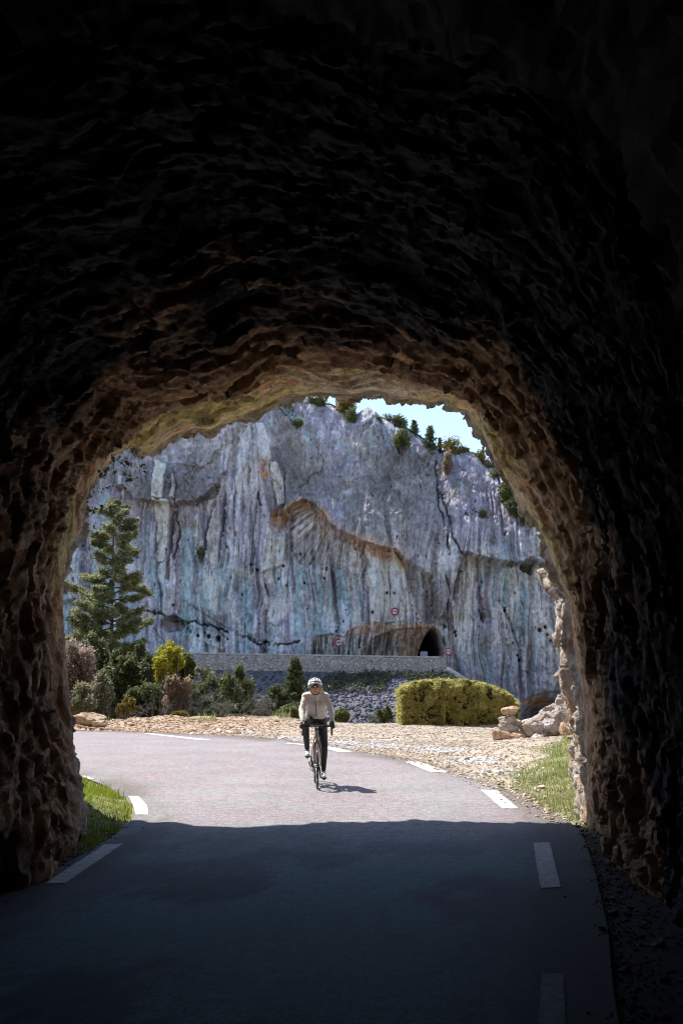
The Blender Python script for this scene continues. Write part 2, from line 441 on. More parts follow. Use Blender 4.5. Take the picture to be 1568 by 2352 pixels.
for px in ([(1224, 1937), (1241, 2041), (1287, 2039), (1261, 1936)], [(1103, 1815), (1152, 1858), (1190, 1858), (1141, 1815)],
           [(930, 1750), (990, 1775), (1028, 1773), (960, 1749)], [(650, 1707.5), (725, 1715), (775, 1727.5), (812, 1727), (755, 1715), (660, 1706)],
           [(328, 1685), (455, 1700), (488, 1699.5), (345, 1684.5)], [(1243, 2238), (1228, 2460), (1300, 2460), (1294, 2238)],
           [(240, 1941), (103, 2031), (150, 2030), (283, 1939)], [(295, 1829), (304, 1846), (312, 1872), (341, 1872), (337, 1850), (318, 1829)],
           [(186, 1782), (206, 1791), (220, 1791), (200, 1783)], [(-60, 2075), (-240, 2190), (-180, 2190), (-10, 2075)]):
    dash(px, mt=paint_deep_shade if px[0] == (1243, 2238) else (paint_shade if px[0] in ((1224, 1937), (240, 1941), (-60, 2075)) else None))

# scattered stones: loose gravel on the shoulder, rubble on the berm, scree under the far road
def stones(name, pts, size, mat, sub=0, flat=.6, col=None):
    v, f = ico(sub); k = len(pts); nv = len(v)
    A = rng.normal(size=(k, 3, 3)); q, _ = np.linalg.qr(A)
    sz = size * np.exp(rng.normal(0, .35, k))
    sc3 = np.stack([sz, sz * rng.uniform(.6, 1, k), sz * rng.uniform(.45, .8, k)], 1)
    jit = 1 + rng.uniform(-.25, .25, (k, nv, 1))
    W = (v[None] * jit) * sc3[:, None, :]
    W = np.einsum('kij,knj->kni', q, W); W[..., 2] *= flat
    W += pts[:, None, :]
    Fc = (f[None] + (np.arange(k) * nv)[:, None, None]).reshape(-1, 3)
    me = mesh_np(name, W.reshape(-1, 3), Fc, smooth=False)
    if col is not None: add_color(me, np.repeat(col, nv, 0))
    return me
def stonemat(name):
    m, n, b = newmat(name); a = N(n, 'ShaderNodeAttribute', attribute_name='Col')
    n.links.new(a.outputs['Color'], b.inputs['Base Color']); b.inputs['Roughness'].default_value = .9; return m
sm = stonemat('loose_stone')
def scatter(k, x0, x1, y0, y1, keep):
    x = rng.uniform(x0, x1, k); y = rng.uniform(y0, y1, k)
    ok = keep(x, y); return x[ok], y[ok]
x, y = scatter(95000, -14, 9, 12.5, 38, lambda x, y: (~inside(x, y, ROADPOLY)) & (y < edgeY(x) + .4) & (dist_poly(x, y, REc) < dist_poly(x, y, LEc)) & (rng.uniform(0, 1, len(x)) < np.where(y < 20, .55, .75)))
g1 = interp([11, 14, 18, 22, 26], [2.3, 2.35, 3.0, 4.3, 5.9], y)
ok = ~((x > g1 + .3) & (y < 25.5) & (rng.uniform(0, 1, len(x)) < .85)); x, y = x[ok], y[ok]
x, y = x[:42000], y[:42000]
q_ = REc[(REc[:, 1] > 11.5) & (REc[:, 1] < 38) & (REc[:, 0] > -13)]; i_ = rng.integers(0, len(q_), 2600); x = np.append(x, q_[i_, 0] + rng.normal(0, .14, 2600)); y = np.append(y, q_[i_, 1] + rng.normal(0, .14, 2600))
z = np.maximum(terrain(x, y), 0) + .005
dr = dist_poly(x, y, REc)
nzz = fbm(x * .7, y * .7, oct=4, seed=11)
wmask = (sst(nzz, -.1, .3) * (1 - sst(np.abs(dr - 1.3), .2, 2.0)) * (y > 17)) > rng.uniform(.2, .9, len(x))
omask = (sst(y - edgeY(x), -6, -2) * sst(-x, -1, 5)) > rng.uniform(.1, 1, len(x))
c = np.tile(gravel * 1.1, (len(x), 1)) * rng.uniform(.6, 1.3, (len(x), 1)) * (1 + rng.uniform(-.1, .1, (len(x), 3)))
c[wmask] = np.array((.5, .49, .5)) * rng.uniform(.7, 1.2, (wmask.sum(), 1))
c[omask] = orange * rng.uniform(.7, 1.4, (omask.sum(), 1)) * np.array((1, 1, 1))
size = np.where(omask, .036, .019) * np.where(wmask, 1.4, 1) * np.where(rng.uniform(0, 1, len(x)) < .04, 2.2, 1)
tag(link('gravel', stones('gravel', np.stack([x, y, z], 1), size, sm, 0, .6, c), sm), kind='stuff')
x, y = scatter(15000, WL[0] - 4, WR[0] + 6, 86, 109, lambda x, y: (y < wallY(x) - .3))
z = terrain(x, y)
c = np.array((.13, .122, .15)) * rng.uniform(.4, 1.6, (len(x), 1)) * np.where(fbm(x * .2, y * .2, seed=40)[:, None] > .1, 1.0, .72)
_x, _y = x, y
x, y = scatter(70000, -4.6, 3.4, 3.5, 11.8, lambda x, y: (np.minimum(dist_poly(x, y, REc), dist_poly(x, y, LEc)) < rng.gamma(1.2, np.where(inside(x, y, ROADPOLY), .04, .25), len(x))))
z = np.where(inside(x, y, ROADPOLY), 0.003, terrain(x, y) + .005)
cc_ = np.array((.10, .085, .075)) * rng.uniform(.4, 2, (len(x), 1))
tag(link('wall_foot_rubble', stones('wall_foot_rubble', np.stack([x, y, z], 1), np.where(rng.uniform(0, 1, len(x)) < .03, .028, .010), sm, 0, .7, cc_), sm), kind='stuff')
x, y = _x, _y; z = terrain(x, y)
tag(link('scree', stones('scree', np.stack([x, y, z], 1), .17, sm, 0, .8, c), sm), kind='stuff')
# ================================================================== TUNNEL ROCK
# mouth outline (photo direction + its own distance); left foot -> crown -> right foot
MB_ = [(170, 1962, 9.6), (183, 1900, 9.9), (182, 1840, 10.1), (176, 1780, 10.3), (168, 1700, 10.5), (160, 1600, 10.7), (153, 1500, 10.9), (149, 1420, 11.0), (150, 1340, 11.1), (155, 1290, 11.2),
      (168, 1243, 11.3), (186, 1212, 11.4), (190, 1165, 11.5), (213, 1108, 11.7), (240, 1073, 11.9), (275, 1040, 12.2), (303, 1022, 12.5), (330, 1036, 12.8), (356, 1030, 12.9), (385, 1004, 13.0), (440, 984, 13.1), (482, 985, 13.2), (512, 965, 13.2),
      (560, 950, 13.2), (600, 936, 13.2), (640, 914, 13.2), (690, 902, 13.2), (745, 900, 13.2), (800, 906, 13.2), (850, 896, 13.2), (900, 906, 13.2), (950, 915, 13.2), (988, 920, 13.2), (1024, 915, 13.1), (1048, 936, 13.1), (1076, 944, 13.0),
      (1090, 966, 12.9), (1112, 1003, 12.8), (1126, 1035, 12.7), (1150, 1078, 12.5), (1183, 1130, 12.4), (1212, 1172, 12.3), (1234, 1205, 12.2), (1252, 1245, 12.1), (1272, 1292, 12.0), (1290, 1345, 11.95), (1308, 1402, 11.9), (1320, 1480, 11.8), (1334, 1560, 11.7),
      (1343, 1640, 11.6), (1345, 1700, 11.5), (1350, 1760, 11.4), (1349, 1830, 11.4), (1347, 1893, 11.55)]
# inner lip (edge of the dark vault, 2-3 m inside)
MA_ = [(120, 2010, 8.6), (118, 1900, 8.7), (116, 1780, 8.8), (108, 1650, 8.9), (100, 1500, 9.0), (104, 1380, 9.1), (118, 1280, 9.2), (140, 1200, 9.3), (172, 1120, 9.5), (215, 1065, 9.7), (262, 1025, 9.9), (300, 1000, 10.1), (320, 975, 10.2), (350, 958, 10.3), (400, 940, 10.4), (470, 918, 10.5),
      (560, 900, 10.6), (600, 868, 10.6), (640, 853, 10.6), (700, 843, 10.6), (750, 845, 10.6), (820, 853, 10.6), (900, 865, 10.6), (960, 880, 10.5), (1010, 892, 10.5), (1060, 912, 10.4), (1105, 945, 10.3), (1150, 990, 10.2), (1200, 1060, 10.1), (1240, 1130, 10.0), (1275, 1200, 9.9),
      (1305, 1290, 9.8), (1330, 1400, 9.7), (1350, 1500, 9.6), (1365, 1600, 9.5), (1380, 1700, 9.4), (1392, 1800, 9.4), (1400, 1990, 9.5)]
# outer edge of the mouth: on the right a sunlit flank sticks out beyond the lip
RC_ = [(1243, 1175, 13.7), (1248, 1215, 13.8), (1243, 1260, 13.9), (1258, 1300, 14), (1252, 1335, 14), (1270, 1365, 14.1), (1272, 1440, 14.2), (1287, 1500, 14.2), (1293, 1580, 14.3), (1308, 1640, 14.3), (1312, 1700, 14.4), (1307, 1780, 14.4), (1314, 1818, 14.45), (1316, 1832, 14.5)]
NC = 560
def ringpts(L):
    W = np.array([P(*q) for q in L]); return resample(W, NC)
RB = ringpts(MB_); RA = ringpts(MA_)
RB[:, 2] = np.where(np.arange(NC) < 3, -.15, RB[:, 2]); RA[:2, 2] = -.15; RA[-2:, 2] = -.15; RB[-2:, 2] = -.15
cen = np.array((0.0, 0, 1.2))
def outward(Rg):
    d = Rg - cen; d[:, 1] = 0; d[:, 2] = np.maximum(d[:, 2], 0); d /= np.linalg.norm(d, axis=1)[:, None] + 1e-9; return d
RCr = resample(np.array([P(q[0] + 17, q[1], q[2]) for q in RC_]), 200)
sB = np.concatenate(([0], np.cumsum(np.linalg.norm(np.diff(RB, axis=0), axis=1)))); sB /= sB[-1]
od = outward(RB)
RC = RB + od * .35 + np.array((0, 1.0, 0))
RC[:, 1] = np.maximum(RC[:, 1], 13.2)
lf = sB < .35
RC[lf] += np.stack([-.9 * (1 - sB[lf] / .35)**.5, 0 * sB[lf], 0 * sB[lf]], 1)
i0 = int(np.argmin(np.linalg.norm(RB - P(1222, 1188, 12.25), axis=1)))
k = NC - i0
t = np.linspace(0, 1, k); RCr2 = np.stack([np.interp(t, np.linspace(0, 1, 200), RCr[:, j]) for j in range(3)], 1)
bl = sst(t, 0, .08)[:, None]
RC[i0:] = RC[i0:] * (1 - bl) + RCr2 * bl
RC[-2:, 2] = -.15; RC[:3, 2] = -.15
def shiftx(Y): return np.interp(Y, [-20, 0, 3, 5.3, 7.6, 9.3, 10], [-1.5, -1.15, -.9, -.55, -.2, -.03, 0])
rings = []; att = []   # att: 0 interior, 1 = mouth band, 2 = outer rock
base = RA.copy()
c0 = base - np.array((0, 1, 0)) * 0
Ymean = base[:, 1].copy()
def inner(dy):   # a ring dy metres nearer the camera than the inner lip
    r = base.copy(); r[:, 1] -= dy * (1 + (Ymean - 9.3) / 30)
    r[:, 0] = base[:, 0] * (1 + .02 * min(dy, 3)) + shiftx(r[:, 1]) - shiftx(Ymean)
    r[:, 2] = base[:, 2] * (1 + .012 * min(dy, 3)); r[:, 2] = np.where(base[:, 2] < 0, base[:, 2], r[:, 2])
    return r
dys = np.concatenate([np.linspace(28, 10, 20), np.linspace(9.6, 5.6, 26), np.arange(5.5, 0.01, -.035)])
for dy in dys: rings.append(inner(dy)); att.append(0)
rings.append(base); att.append(0)
for t in np.linspace(0, 1, 75)[1:]:
    r = RA * (1 - t) + RB * t; bul = math.sin(math.pi * t)
    r = r + outward(r) * .22 * bul; r[:, 2] = np.where(RA[:, 2] < 0, RA[:, 2], r[:, 2]); rings.append(r); att.append(t)
for t in np.linspace(0, 1, 90)[1:]:
    r = RB * (1 - t) + RC * t; rings.append(r); att.append(1 + t)
for kx, (o_, dy) in enumerate([(.3, .05), (.8, .15), (1.5, .3), (2.6, .6), (4, .9), (6, 1.3), (9, 2), (14, 3), (22, 5), (40, 12)]):
    r = RC + outward(RC) * o_ + np.array((0, dy, 0)); rings.append(r); att.append(2)
RG = np.array(rings); nr = len(RG)
# normals from the grid, displaced by layered chisel-marked rock noise
du = np.gradient(RG, axis=0); dv = np.gradient(RG, axis=1)
Nn = np.cross(du, dv); Nn /= np.linalg.norm(Nn, axis=2)[..., None] + 1e-9
x, y, z = RG[..., 0], RG[..., 1], RG[..., 2]
sarc = np.cumsum(np.concatenate([np.zeros((nr, 1)), np.linalg.norm(np.diff(RG, axis=1), axis=2)], 1), axis=1)
att = np.array(att)[:, None] * np.ones((1, NC))
wx = .5 * fbm(x * .8, y * .8, z * .8, oct=2, seed=50)
strk = ridge(sarc * 1.9 + wx, y * 4.6 + wx * 3, (z + x) * .5, oct=5, seed=51) * .55 + fbm(sarc * 5 + wx, y * 11 + wx * 3, (z + x) * .7, oct=4, seed=57, gain=.65) * .55
blob = fbm(x * .9, y * .9, z * .9, oct=3, seed=52)
cell = ridge(x * 1.7 + wx, y * 3.2, z * 1.7, oct=4, seed=53)
mouth = np.exp(-((att - 1) / .12)**2)
amp = 1 - .84 * mouth
fac, ed1 = facets(sarc * 1.15 + 1.6 * wx, y * 2.3 + wx * 2, (x + z) * .12 + .3 * blob, 58)
fa2, ed2 = facets(sarc * 3.1 + 2 * wx, y * 7.5 + wx * 4, (x + z) * .1 + .5 * blob, 67)
fa3, ed3 = facets(sarc * 8 + 3 * wx, y * 17 + wx * 6, (x + z) * .1 + blob, 77)
D = (.12 * blob + .08 * fac + .075 * fa2 + .03 * fa3 + .03 * fbm(sarc * 9, y * 16, x * 0, oct=3, seed=59)) * amp
fl = sst(att, 1.05, 1.3)
ff, _e = facets(x * 5 + 2 * wx, y * 5.5 + 2 * wx, z * 1.7 + 2 * wx, 97); D = D + fl * (.06 * ff + .10 * ridge(x * 3, y * 3, z * 1.6, oct=5, seed=60) + .06 * fbm(x * 9, y * 9, z * 6, oct=4, seed=61)) * np.where(att >= 1.98, 1.5, 1)
far_ = sst(att, 1.97, 2.0); D = D + far_ * 0
RG = RG - Nn * D[..., None] * np.where(z < 0.02, .5, 1)[..., None] * -1
V = RG.reshape(-1, 3)
capc = np.array([[-3, -21, 2.]]); V = np.vstack([V, capc])  # closed end added out of view so no light enters from behind
ci = len(V) - 1
capf = np.array([(ci, j, j + 1) for j in range(NC - 1)])
me = mesh_np('tunnel', V, [capf, grid_faces(nr, NC)])
# rock colours: shade painted into the vault, glow into the ochre and lichen at the mouth, pale limestone outside
A = att.ravel(); X, Yy, Z = x.ravel(), y.ravel(), z.ravel()
n1 = fbm(X * 1.3, Yy * 2.2, Z * 1.3, oct=5, seed=70); n2 = fbm(X * 3.5, Yy * 6, Z * 3.5, oct=4, seed=71); n3 = fbm(X * .6, Yy * .6, Z * .6, oct=3, seed=72)
Cc = np.tile(np.array((.013, .0125, .013)), (len(A), 1))  # near-black base stands in for the deep shade
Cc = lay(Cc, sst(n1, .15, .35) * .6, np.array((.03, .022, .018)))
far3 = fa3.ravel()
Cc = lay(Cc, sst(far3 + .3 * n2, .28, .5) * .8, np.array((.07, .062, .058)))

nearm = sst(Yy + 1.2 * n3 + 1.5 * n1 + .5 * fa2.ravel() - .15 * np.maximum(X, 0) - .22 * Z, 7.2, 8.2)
Cc = lay(Cc, nearm * .9, np.array((.70, .42, .24)))  # raised albedo stands in for the bounced glow near the mouth
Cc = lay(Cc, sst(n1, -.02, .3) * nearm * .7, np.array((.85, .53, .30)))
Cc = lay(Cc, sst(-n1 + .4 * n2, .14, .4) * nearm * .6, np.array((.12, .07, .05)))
top = sst(Z, 2.2, 3.6)
crkm = (1 - sst(np.minimum(ed1, ed2 * .8).ravel() + .06 * n2, .0, .08)); Cc = lay(Cc, crkm * .65, Cc * .28)
bandm = sst(A + .12 * n1, .03, .1) * top * (A > 0)
Cc = lay(Cc, bandm * .85, np.array((.85, .68, .42)))
Cc = lay(Cc, bandm * sst(n1, -.1, .2) * .8, np.array((.75, .62, .24)))
Cc = lay(Cc, bandm * sst(-n1 + .3 * n2, .15, .35), np.array((.8, .44, .22)))
Cc = lay(Cc, bandm * sst(n3 + .5 * n2, .2, .35) * .7, np.array((.66, .58, .5)))
Cc = lay(Cc, crkm * bandm * .55, Cc * .35)
outm = sst(A, 1.02, 1.2)
Cc = lay(Cc, outm, np.array((.52, .44, .37)))
Cc = lay(Cc, outm * sst(n1, .05, .3), np.array((.36, .22, .13)))
Cc = lay(Cc, outm * sst(n2, .1, .35), np.array((.5, .46, .43)))
Cc = np.vstack([Cc * (1 + .3 * n2)[:, None], [[.03, .03, .03]]])
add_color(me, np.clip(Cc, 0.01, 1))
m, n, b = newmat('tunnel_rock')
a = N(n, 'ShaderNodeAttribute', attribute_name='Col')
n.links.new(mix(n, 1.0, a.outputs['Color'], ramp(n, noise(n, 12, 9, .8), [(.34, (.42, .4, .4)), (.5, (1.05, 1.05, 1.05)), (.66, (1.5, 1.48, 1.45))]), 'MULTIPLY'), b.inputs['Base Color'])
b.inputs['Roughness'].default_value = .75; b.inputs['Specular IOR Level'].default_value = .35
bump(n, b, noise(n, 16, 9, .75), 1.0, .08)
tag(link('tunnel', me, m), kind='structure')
# ================================================================== CLIFF
SKY = [(-200, 900), (0, 820), (300, 800), (480, 800), (600, 880), (655, 908), (690, 917), (751, 936), (790, 950), (816, 962), (845, 944), (870, 964), (906, 983), (942, 996), (978, 1022), (1010, 1048), (1043, 1040), (1070, 1047), (1086, 1048), (1115, 1080), (1143, 1088), (1166, 1130), (1194, 1150), (1230, 1178), (1290, 1215), (1400, 1290), (1700, 1420)]
def cliffY(x): return np.interp(x, [-90, -40, -10, 12, 22, 40, 90], [126, 119, 114.5, 110, 108, 103, 84])
NX, NZ = 1000, 640
xs = np.concatenate([np.linspace(-95, -34, 70, endpoint=False), np.linspace(-34, 29, NX - 130, endpoint=False), np.linspace(29, 90, 60)])
su = np.array([q[0] for q in SKY]); sv = np.array([q[1] for q in SKY])
yb = cliffY(xs)
# skyline height for every column
zt = np.empty(NX)
for i in range(NX):
    u0 = 784 + (xs[i] / yb[i]) * F * .92
    for _ in range(6):
        v0 = np.interp(u0, su, sv); p = P(u0, v0, yb[i] + 5); u0 += (xs[i] - p[0]) / yb[i] * F * .95
    zt[i] = p[2]
zt += .55 + .2 * fbm(xs * .8, xs * 0, oct=4, seed=80)
NTOP = 60
tz = np.linspace(0, 1, NZ - NTOP)
z0 = -18.0
Zg = z0 + (zt[None, :] - z0) * tz[:, None]
Xg = np.tile(xs, (NZ - NTOP, 1)); Yg = np.tile(yb, (NZ - NTOP, 1))
# round the brow and run back over a plateau
q = (zt[None, :] - Zg); 
Yg = Yg + 3.2 * np.exp(-q / 1.7) + .05 * np.maximum(Zg - 5, 0)
tp = np.linspace(0, 1, NTOP + 1)[1:]
Yt = Yg[-1][None, :] + (tp[:, None]**1.6) * 60
Zt_ = zt[None, :] + (tp[:, None]**1.1) * 2.0 - (tp[:, None]) * 4
Xg = np.vstack([Xg, np.tile(xs, (NTOP, 1))]); Yg = np.vstack([Yg, Yt]); Zg = np.vstack([Zg, Zt_])
x, z = Xg.ravel(), Zg.ravel(); y = Yg.ravel()
u, v = uv_of(x, y, z)                       # where each bit of the wall sits in the survey
istop = np.repeat(np.arange(NZ) >= NZ - NTOP, NX)
wu = 16 * fbm(u / 90, v / 130, oct=3, seed=81) + 5 * fbm(u / 25, v / 60, oct=2, seed=82)
U = u + wu + np.where(u < 640, (640 - np.clip(u, 380, 640)) * 0, 0)
S1 = fbm(U / 11, v / 190, oct=3, seed=83)          # wide water streaks
S2 = fbm(U / 4.2, v / 95, oct=3, seed=84)
S3 = fbm(U / 1.9, v / 45, oct=2, seed=85)
L1 = fbm(u / 70, v / 60, oct=4, seed=86); L2 = fbm(u / 16, v / 22, oct=4, seed=87); L3 = fbm(u / 5, v / 6, oct=3, seed=88)
un = u + 4 * L2 + 2.5 * L3; vn_ = v + 5 * L2 + 2.5 * S2
lo = sst(v, 1120 + 60 * S1, 1260 + 60 * S1)         # washed lower wall
up = 1 - lo
def box(u0, v0, u1, v1, s=4.0, e=4.0):
    return sst(un, u0 - s, u0 + s) * (1 - sst(un, u1 - s, u1 + s)) * sst(vn_, v0 - e, v0 + e) * (1 - sst(vn_, v1 - e, v1 + e))
def poly(p, uu=None, vv=None): return inside(un if uu is None else uu, vn_ if vv is None else vv, p).astype(float)
def ell(cu, cv, a, b, s=.25):
    r = np.sqrt(((un - cu) / a)**2 + ((vn_ - cv) / b)**2); return 1 - sst(r, 1 - s, 1 + s)
def pathmask(pts, wd, uu=None, vv=None):
    uu = un if uu is None else uu; vv = vn_ if vv is None else vv; best = np.full(len(uu), 1e9)
    for (a0, b0), (a1, b1) in zip(pts[:-1], pts[1:]):
        dx, dy = a1 - a0, b1 - b0; t = np.clip(((uu - a0) * dx + (vv - b0) * dy) / (dx * dx + dy * dy), 0, 1)
        best = np.minimum(best, np.hypot(uu - a0 - t * dx, vv - b0 - t * dy))
    return 1 - sst(best, wd * .35, wd)
grey = np.array((.39, .35, .325)); lil = np.array((.405, .36, .425)); teal = np.array((.36, .50, .52)); whl = np.array((.80, .75, .78)); crm = np.array((.86, .80, .70)); brn = np.array((.68, .41, .23)); drk = np.array((.09, .08, .08)); pink = np.array((.72, .48, .44)); bld = np.array((.20, .24, .40))
Cl = np.tile(grey, (len(u), 1)).astype(float)
Cl = lay(Cl, np.clip(sst(L1 + .35 * L2 + .35 * S2 * lo, -.14, .02), 0, 1) * .9, lil)
Cl = lay(Cl, lo * sst(S1, .0, .3) * .5, whl)
tealz = lo * np.clip(sst(v, 1180, 1330) * np.interp(u, [150, 500, 640, 700, 860, 930, 1040, 1120, 1240], [.95, .8, .6, .9, .7, .15, .15, .75, .6]), 0, 1)
Cl = lay(Cl, np.clip(tealz * sst(fbm(U / 18, v / 120, oct=3, seed=89) + .35 * S2, -.22, .15), 0, 1) * .85, teal)
Cl = lay(Cl, tealz * sst(S2 + .4 * L1, .25, .5) * .7, whl)
Cl = lay(Cl, sst(v, 1480, 1560) * (u > 1040) * sst(S1, -.3, .1) * .6, lil)
Cl = lay(Cl, sst(S2, .28, .55) * (.05 + .63 * lo), whl)
Cl = lay(Cl, sst(-S2, .26, .5) * (.15 + .35 * lo), np.array((.20, .175, .21)))
Cl = lay(Cl, sst(-S1, .28, .42) * (.3 + .25 * lo), np.array((.2, .175, .22)))
spk = fbm(u / 2.2, v / 2.6, oct=2, seed=180); sp2 = fbm(u / 28, v / 40, oct=4, seed=181)
Cl = lay(Cl, sst(spk, .3, .5) * sst(sp2, -.2, .2) * .35, crm)
Cl = lay(Cl, lo * sst(sp2, .2, .34) * sst(L3 + L2, -.2, .2) * .6, crm * .7)
Cl = lay(Cl, sst(fbm(u / 13, v / 20, oct=3, seed=182), .22, .3) * sst(-v, -1150, -950) * .6, teal)
Cl = lay(Cl, up * sst(fbm(u / 10, v / 16, oct=4, seed=183), .2, .34) * .5, whl * .85)
Cl = lay(Cl, up * sst(fbm(u / 24, v / 34, oct=4, seed=184), .12, .22) * .55, np.array((.24, .215, .20)))
# grey weathered panels
gp = np.clip(box(395, 1075, 505, 1152) + ell(660, 1060, 34, 120) * .8 + ell(440, 1110, 62, 44) + box(285, 1085, 348, 1150) * .8 + ell(860, 1180, 80, 60) * .5 + ell(740, 1090, 60, 60) * .6 + ell(985, 1200, 60, 80) * .7 + ell(920, 1060, 60, 60) * .4 + box(985, 1320, 1030, 1440) * .8, 0, 1)
Cl = lay(Cl, gp * .8, np.array((.25, .225, .205)) )
# cream and white patches
pc = [[(358, 1062), (364, 1058), (386, 1070), (378, 1148), (354, 1148)], [(354, 1150), (392, 1152), (388, 1210), (376, 1290), (358, 1290), (360, 1210)], [(398, 1092), (404, 1094), (408, 1150), (398, 1150)],
      [(592, 980), (612, 985), (625, 1040), (622, 1075), (596, 1055)], [(622, 1062), (640, 1066), (652, 1110), (655, 1155), (640, 1168), (626, 1110)], [(620, 1190), (655, 1180), (658, 1230), (650, 1300), (600, 1320), (606, 1240)],
      [(850, 1265), (905, 1268), (930, 1300), (942, 1425), (850, 1430), (838, 1300)], [(822, 1202), (830, 1200), (824, 1235), (814, 1235)], [(762, 1150), (768, 1150), (768, 1178), (762, 1178)],
      [(1060, 1280), (1090, 1276), (1088, 1330), (1078, 1470), (1045, 1470), (1052, 1360)], [(1128, 1395), (1140, 1398), (1150, 1478), (1136, 1478)], [(1165, 1300), (1180, 1310), (1176, 1440), (1160, 1430)], [(1222, 1385), (1262, 1430), (1258, 1455), (1222, 1440)],
      [(610, 1380), (640, 1376), (645, 1425), (612, 1430)], [(478, 1150), (505, 1140), (500, 1290), (480, 1300)], [(470, 1320), (498, 1330), (500, 1420), (470, 1370)], [(280, 1100), (286, 1100), (286, 1135), (280, 1135)], [(560, 985), (570, 985), (566, 1050), (556, 1052)]]
for p in pc: Cl = lay(Cl, poly(p) * (.72 + .25 * np.clip(S2 * 2, -1, 1)), crm)
Cl = lay(Cl, box(500, 1000, 620, 1300, 10, 30) * sst(S1 + .3 * S2, -.15, .2) * .7, whl)

# hand-surveyed ribs and stains of the water-streaked wall: (path, half width, colour, strength)
def crop(L): return [(138 + .792 * a_, 873.7 + .792 * b_) for a_, b_ in L]
dkg = np.array((.17, .155, .165)); pkc = np.array((.80, .62, .56))
Dr = np.zeros(len(u))
for L_, wd_, c_, s_, rl in (
    ([(370, 450), (365, 700)], 26, teal, .7, 0), ([(690, 560), (692, 790)], 15, teal, .75, 0), ([(750, 590), (760, 780)], 13, teal, .75, 0), ([(1292, 560), (1290, 650)], 12, teal, .8, 0), ([(1350, 610), (1345, 710)], 15, teal, .85, 0), ([(425, 610), (445, 760)], 16, teal, .6, 0), ([(545, 590), (540, 780)], 18, teal, .7, 0), ([(1050, 620), (1040, 660)], 8, teal, .4, 0), ([(130, 350), (120, 600)], 34, teal, .6, 0), ([(250, 380), (255, 620)], 10, teal, .6, 0), ([(830, 610), (840, 690)], 16, teal, .6, 0), ([(1240, 790), (1250, 900)], 16, teal, .6, 0), ([(620, 700), (615, 780)], 12, teal, .5, 0),
    ([(1080, 480), (1075, 600), (1060, 760)], 17, np.array((.27, .245, .235)), .75, -.2), ([(590, 250), (600, 330), (612, 380)], 10, dkg, .6, -.3), ([(640, 90), (690, 200), (700, 300)], 26, np.array((.30, .275, .255)), .7, 0), ([(500, 130), (530, 230)], 10, dkg, .3, -.1), ([(330, 380), (318, 470), (308, 570)], 7, dkg, .75, -.5), ([(482, 330), (470, 420), (458, 520)], 6, dkg, .7, -.35), ([(447, 350), (425, 440), (415, 520)], 5, dkg, .6, -.3), ([(575, 330), (560, 450), (556, 560)], 5, dkg, .6, -.25), ([(670, 400), (672, 520), (680, 620)], 6, dkg, .65, -.3), ([(790, 560), (800, 700)], 9, dkg, .5, -.2), ([(880, 550), (878, 700)], 6, dkg, .5, -.2), ([(1215, 600), (1230, 700)], 7, dkg, .7, -.4), ([(1100, 330), (1118, 400), (1130, 470), (1160, 520)], 3.5, dkg, .9, -.5), ([(1270, 640), (1300, 690), (1330, 770)], 4, dkg, .6, -.3),
    ([(545, 120), (550, 180), (535, 240), (500, 330), (490, 420), (500, 550)], 9, whl, .85, .35), ([(468, 290), (452, 350), (432, 440), (420, 540)], 7, whl, .7, .3), ([(524, 250), (516, 400), (505, 550)], 10, whl * 1.0, .85, .3), ([(405, 360), (395, 500)], 7, whl, .6, .2), ([(560, 200), (550, 340), (538, 470)], 5, whl, .7, .2),
    ([(632, 395), (614, 470), (604, 560), (612, 590)], 17, crm, .85, .5), ([(606, 430), (600, 520), (606, 580)], 5, pkc, .7, 0), ([(604, 640), (622, 700)], 18, whl, .7, .4), ([(470, 590), (500, 640), (520, 720)], 12, crm * .85, .5, .2), ([(480, 540), (610, 580)], 20, crm * .75, .45, .1),
    ([(693, 385), (684, 440), (676, 500)], 5, crm, .7, .15), ([(715, 385), (705, 450), (700, 520)], 5, crm, .75, .15), ([(738, 380), (752, 430), (745, 500), (752, 560)], 6, crm, .8, .2), ([(765, 440), (772, 500), (764, 580)], 7, whl, .75, .2), ([(800, 480), (822, 540)], 7, crm * .8, .6, .1),
    ([(868, 500), (845, 540), (832, 600)], 6, crm, .75, .2), ([(905, 500), (880, 540), (872, 570)], 6, crm, .75, .2), ([(920, 560), (915, 700)], 18, crm, .8, .2), ([(958, 500), (985, 540), (1000, 600)], 13, crm, .8, .5), ([(975, 580), (990, 690)], 12, crm, .8, .2), ([(1005, 580), (1020, 640), (1045, 700)], 5, crm, .75, .2),
    ([(1172, 520), (1190, 580), (1165, 700), (1158, 780)], 11, crm, .8, .3), ([(1205, 590), (1190, 700), (1180, 790)], 6, whl, .8, .3), ([(1275, 650), (1300, 760)], 7, crm, .8, .25), ([(1312, 550), (1322, 640)], 9, crm * .9, .75, .2), ([(1385, 620), (1392, 680), (1420, 730)], 11, crm, .75, .25), ([(1140, 640), (1150, 800)], 9, crm, .6, .2), ([(1340, 745), (1352, 920)], 6, whl, .6, .2), ([(1240, 610), (1250, 670)], 6, whl, .7, .2), ([(1300, 800), (1310, 900)], 7, whl, .6, .1),
    ([(360, 640), (440, 690), (520, 740), (600, 760)], 3, dkg, .3, -.25), ([(300, 690), (350, 700), (380, 730)], 5, dkg, .4, -.5), ([(430, 700), (475, 740)], 3, dkg, .4, -.3), ([(540, 730), (590, 780)], 3, dkg, .35, -.25), ([(410, 750), (470, 770)], 12, crm * .9, .6, .3),
    ([(1000, 60), (1050, 130), (1120, 190)], 20, whl * .9, .4, .2), ([(820, 50), (860, 90)], 14, teal, .4, 0), ([(620, 60), (700, 120), (730, 200)], 12, teal * 1.1, .5, 0), ([(900, 110), (960, 150)], 10, teal, .4, 0)):
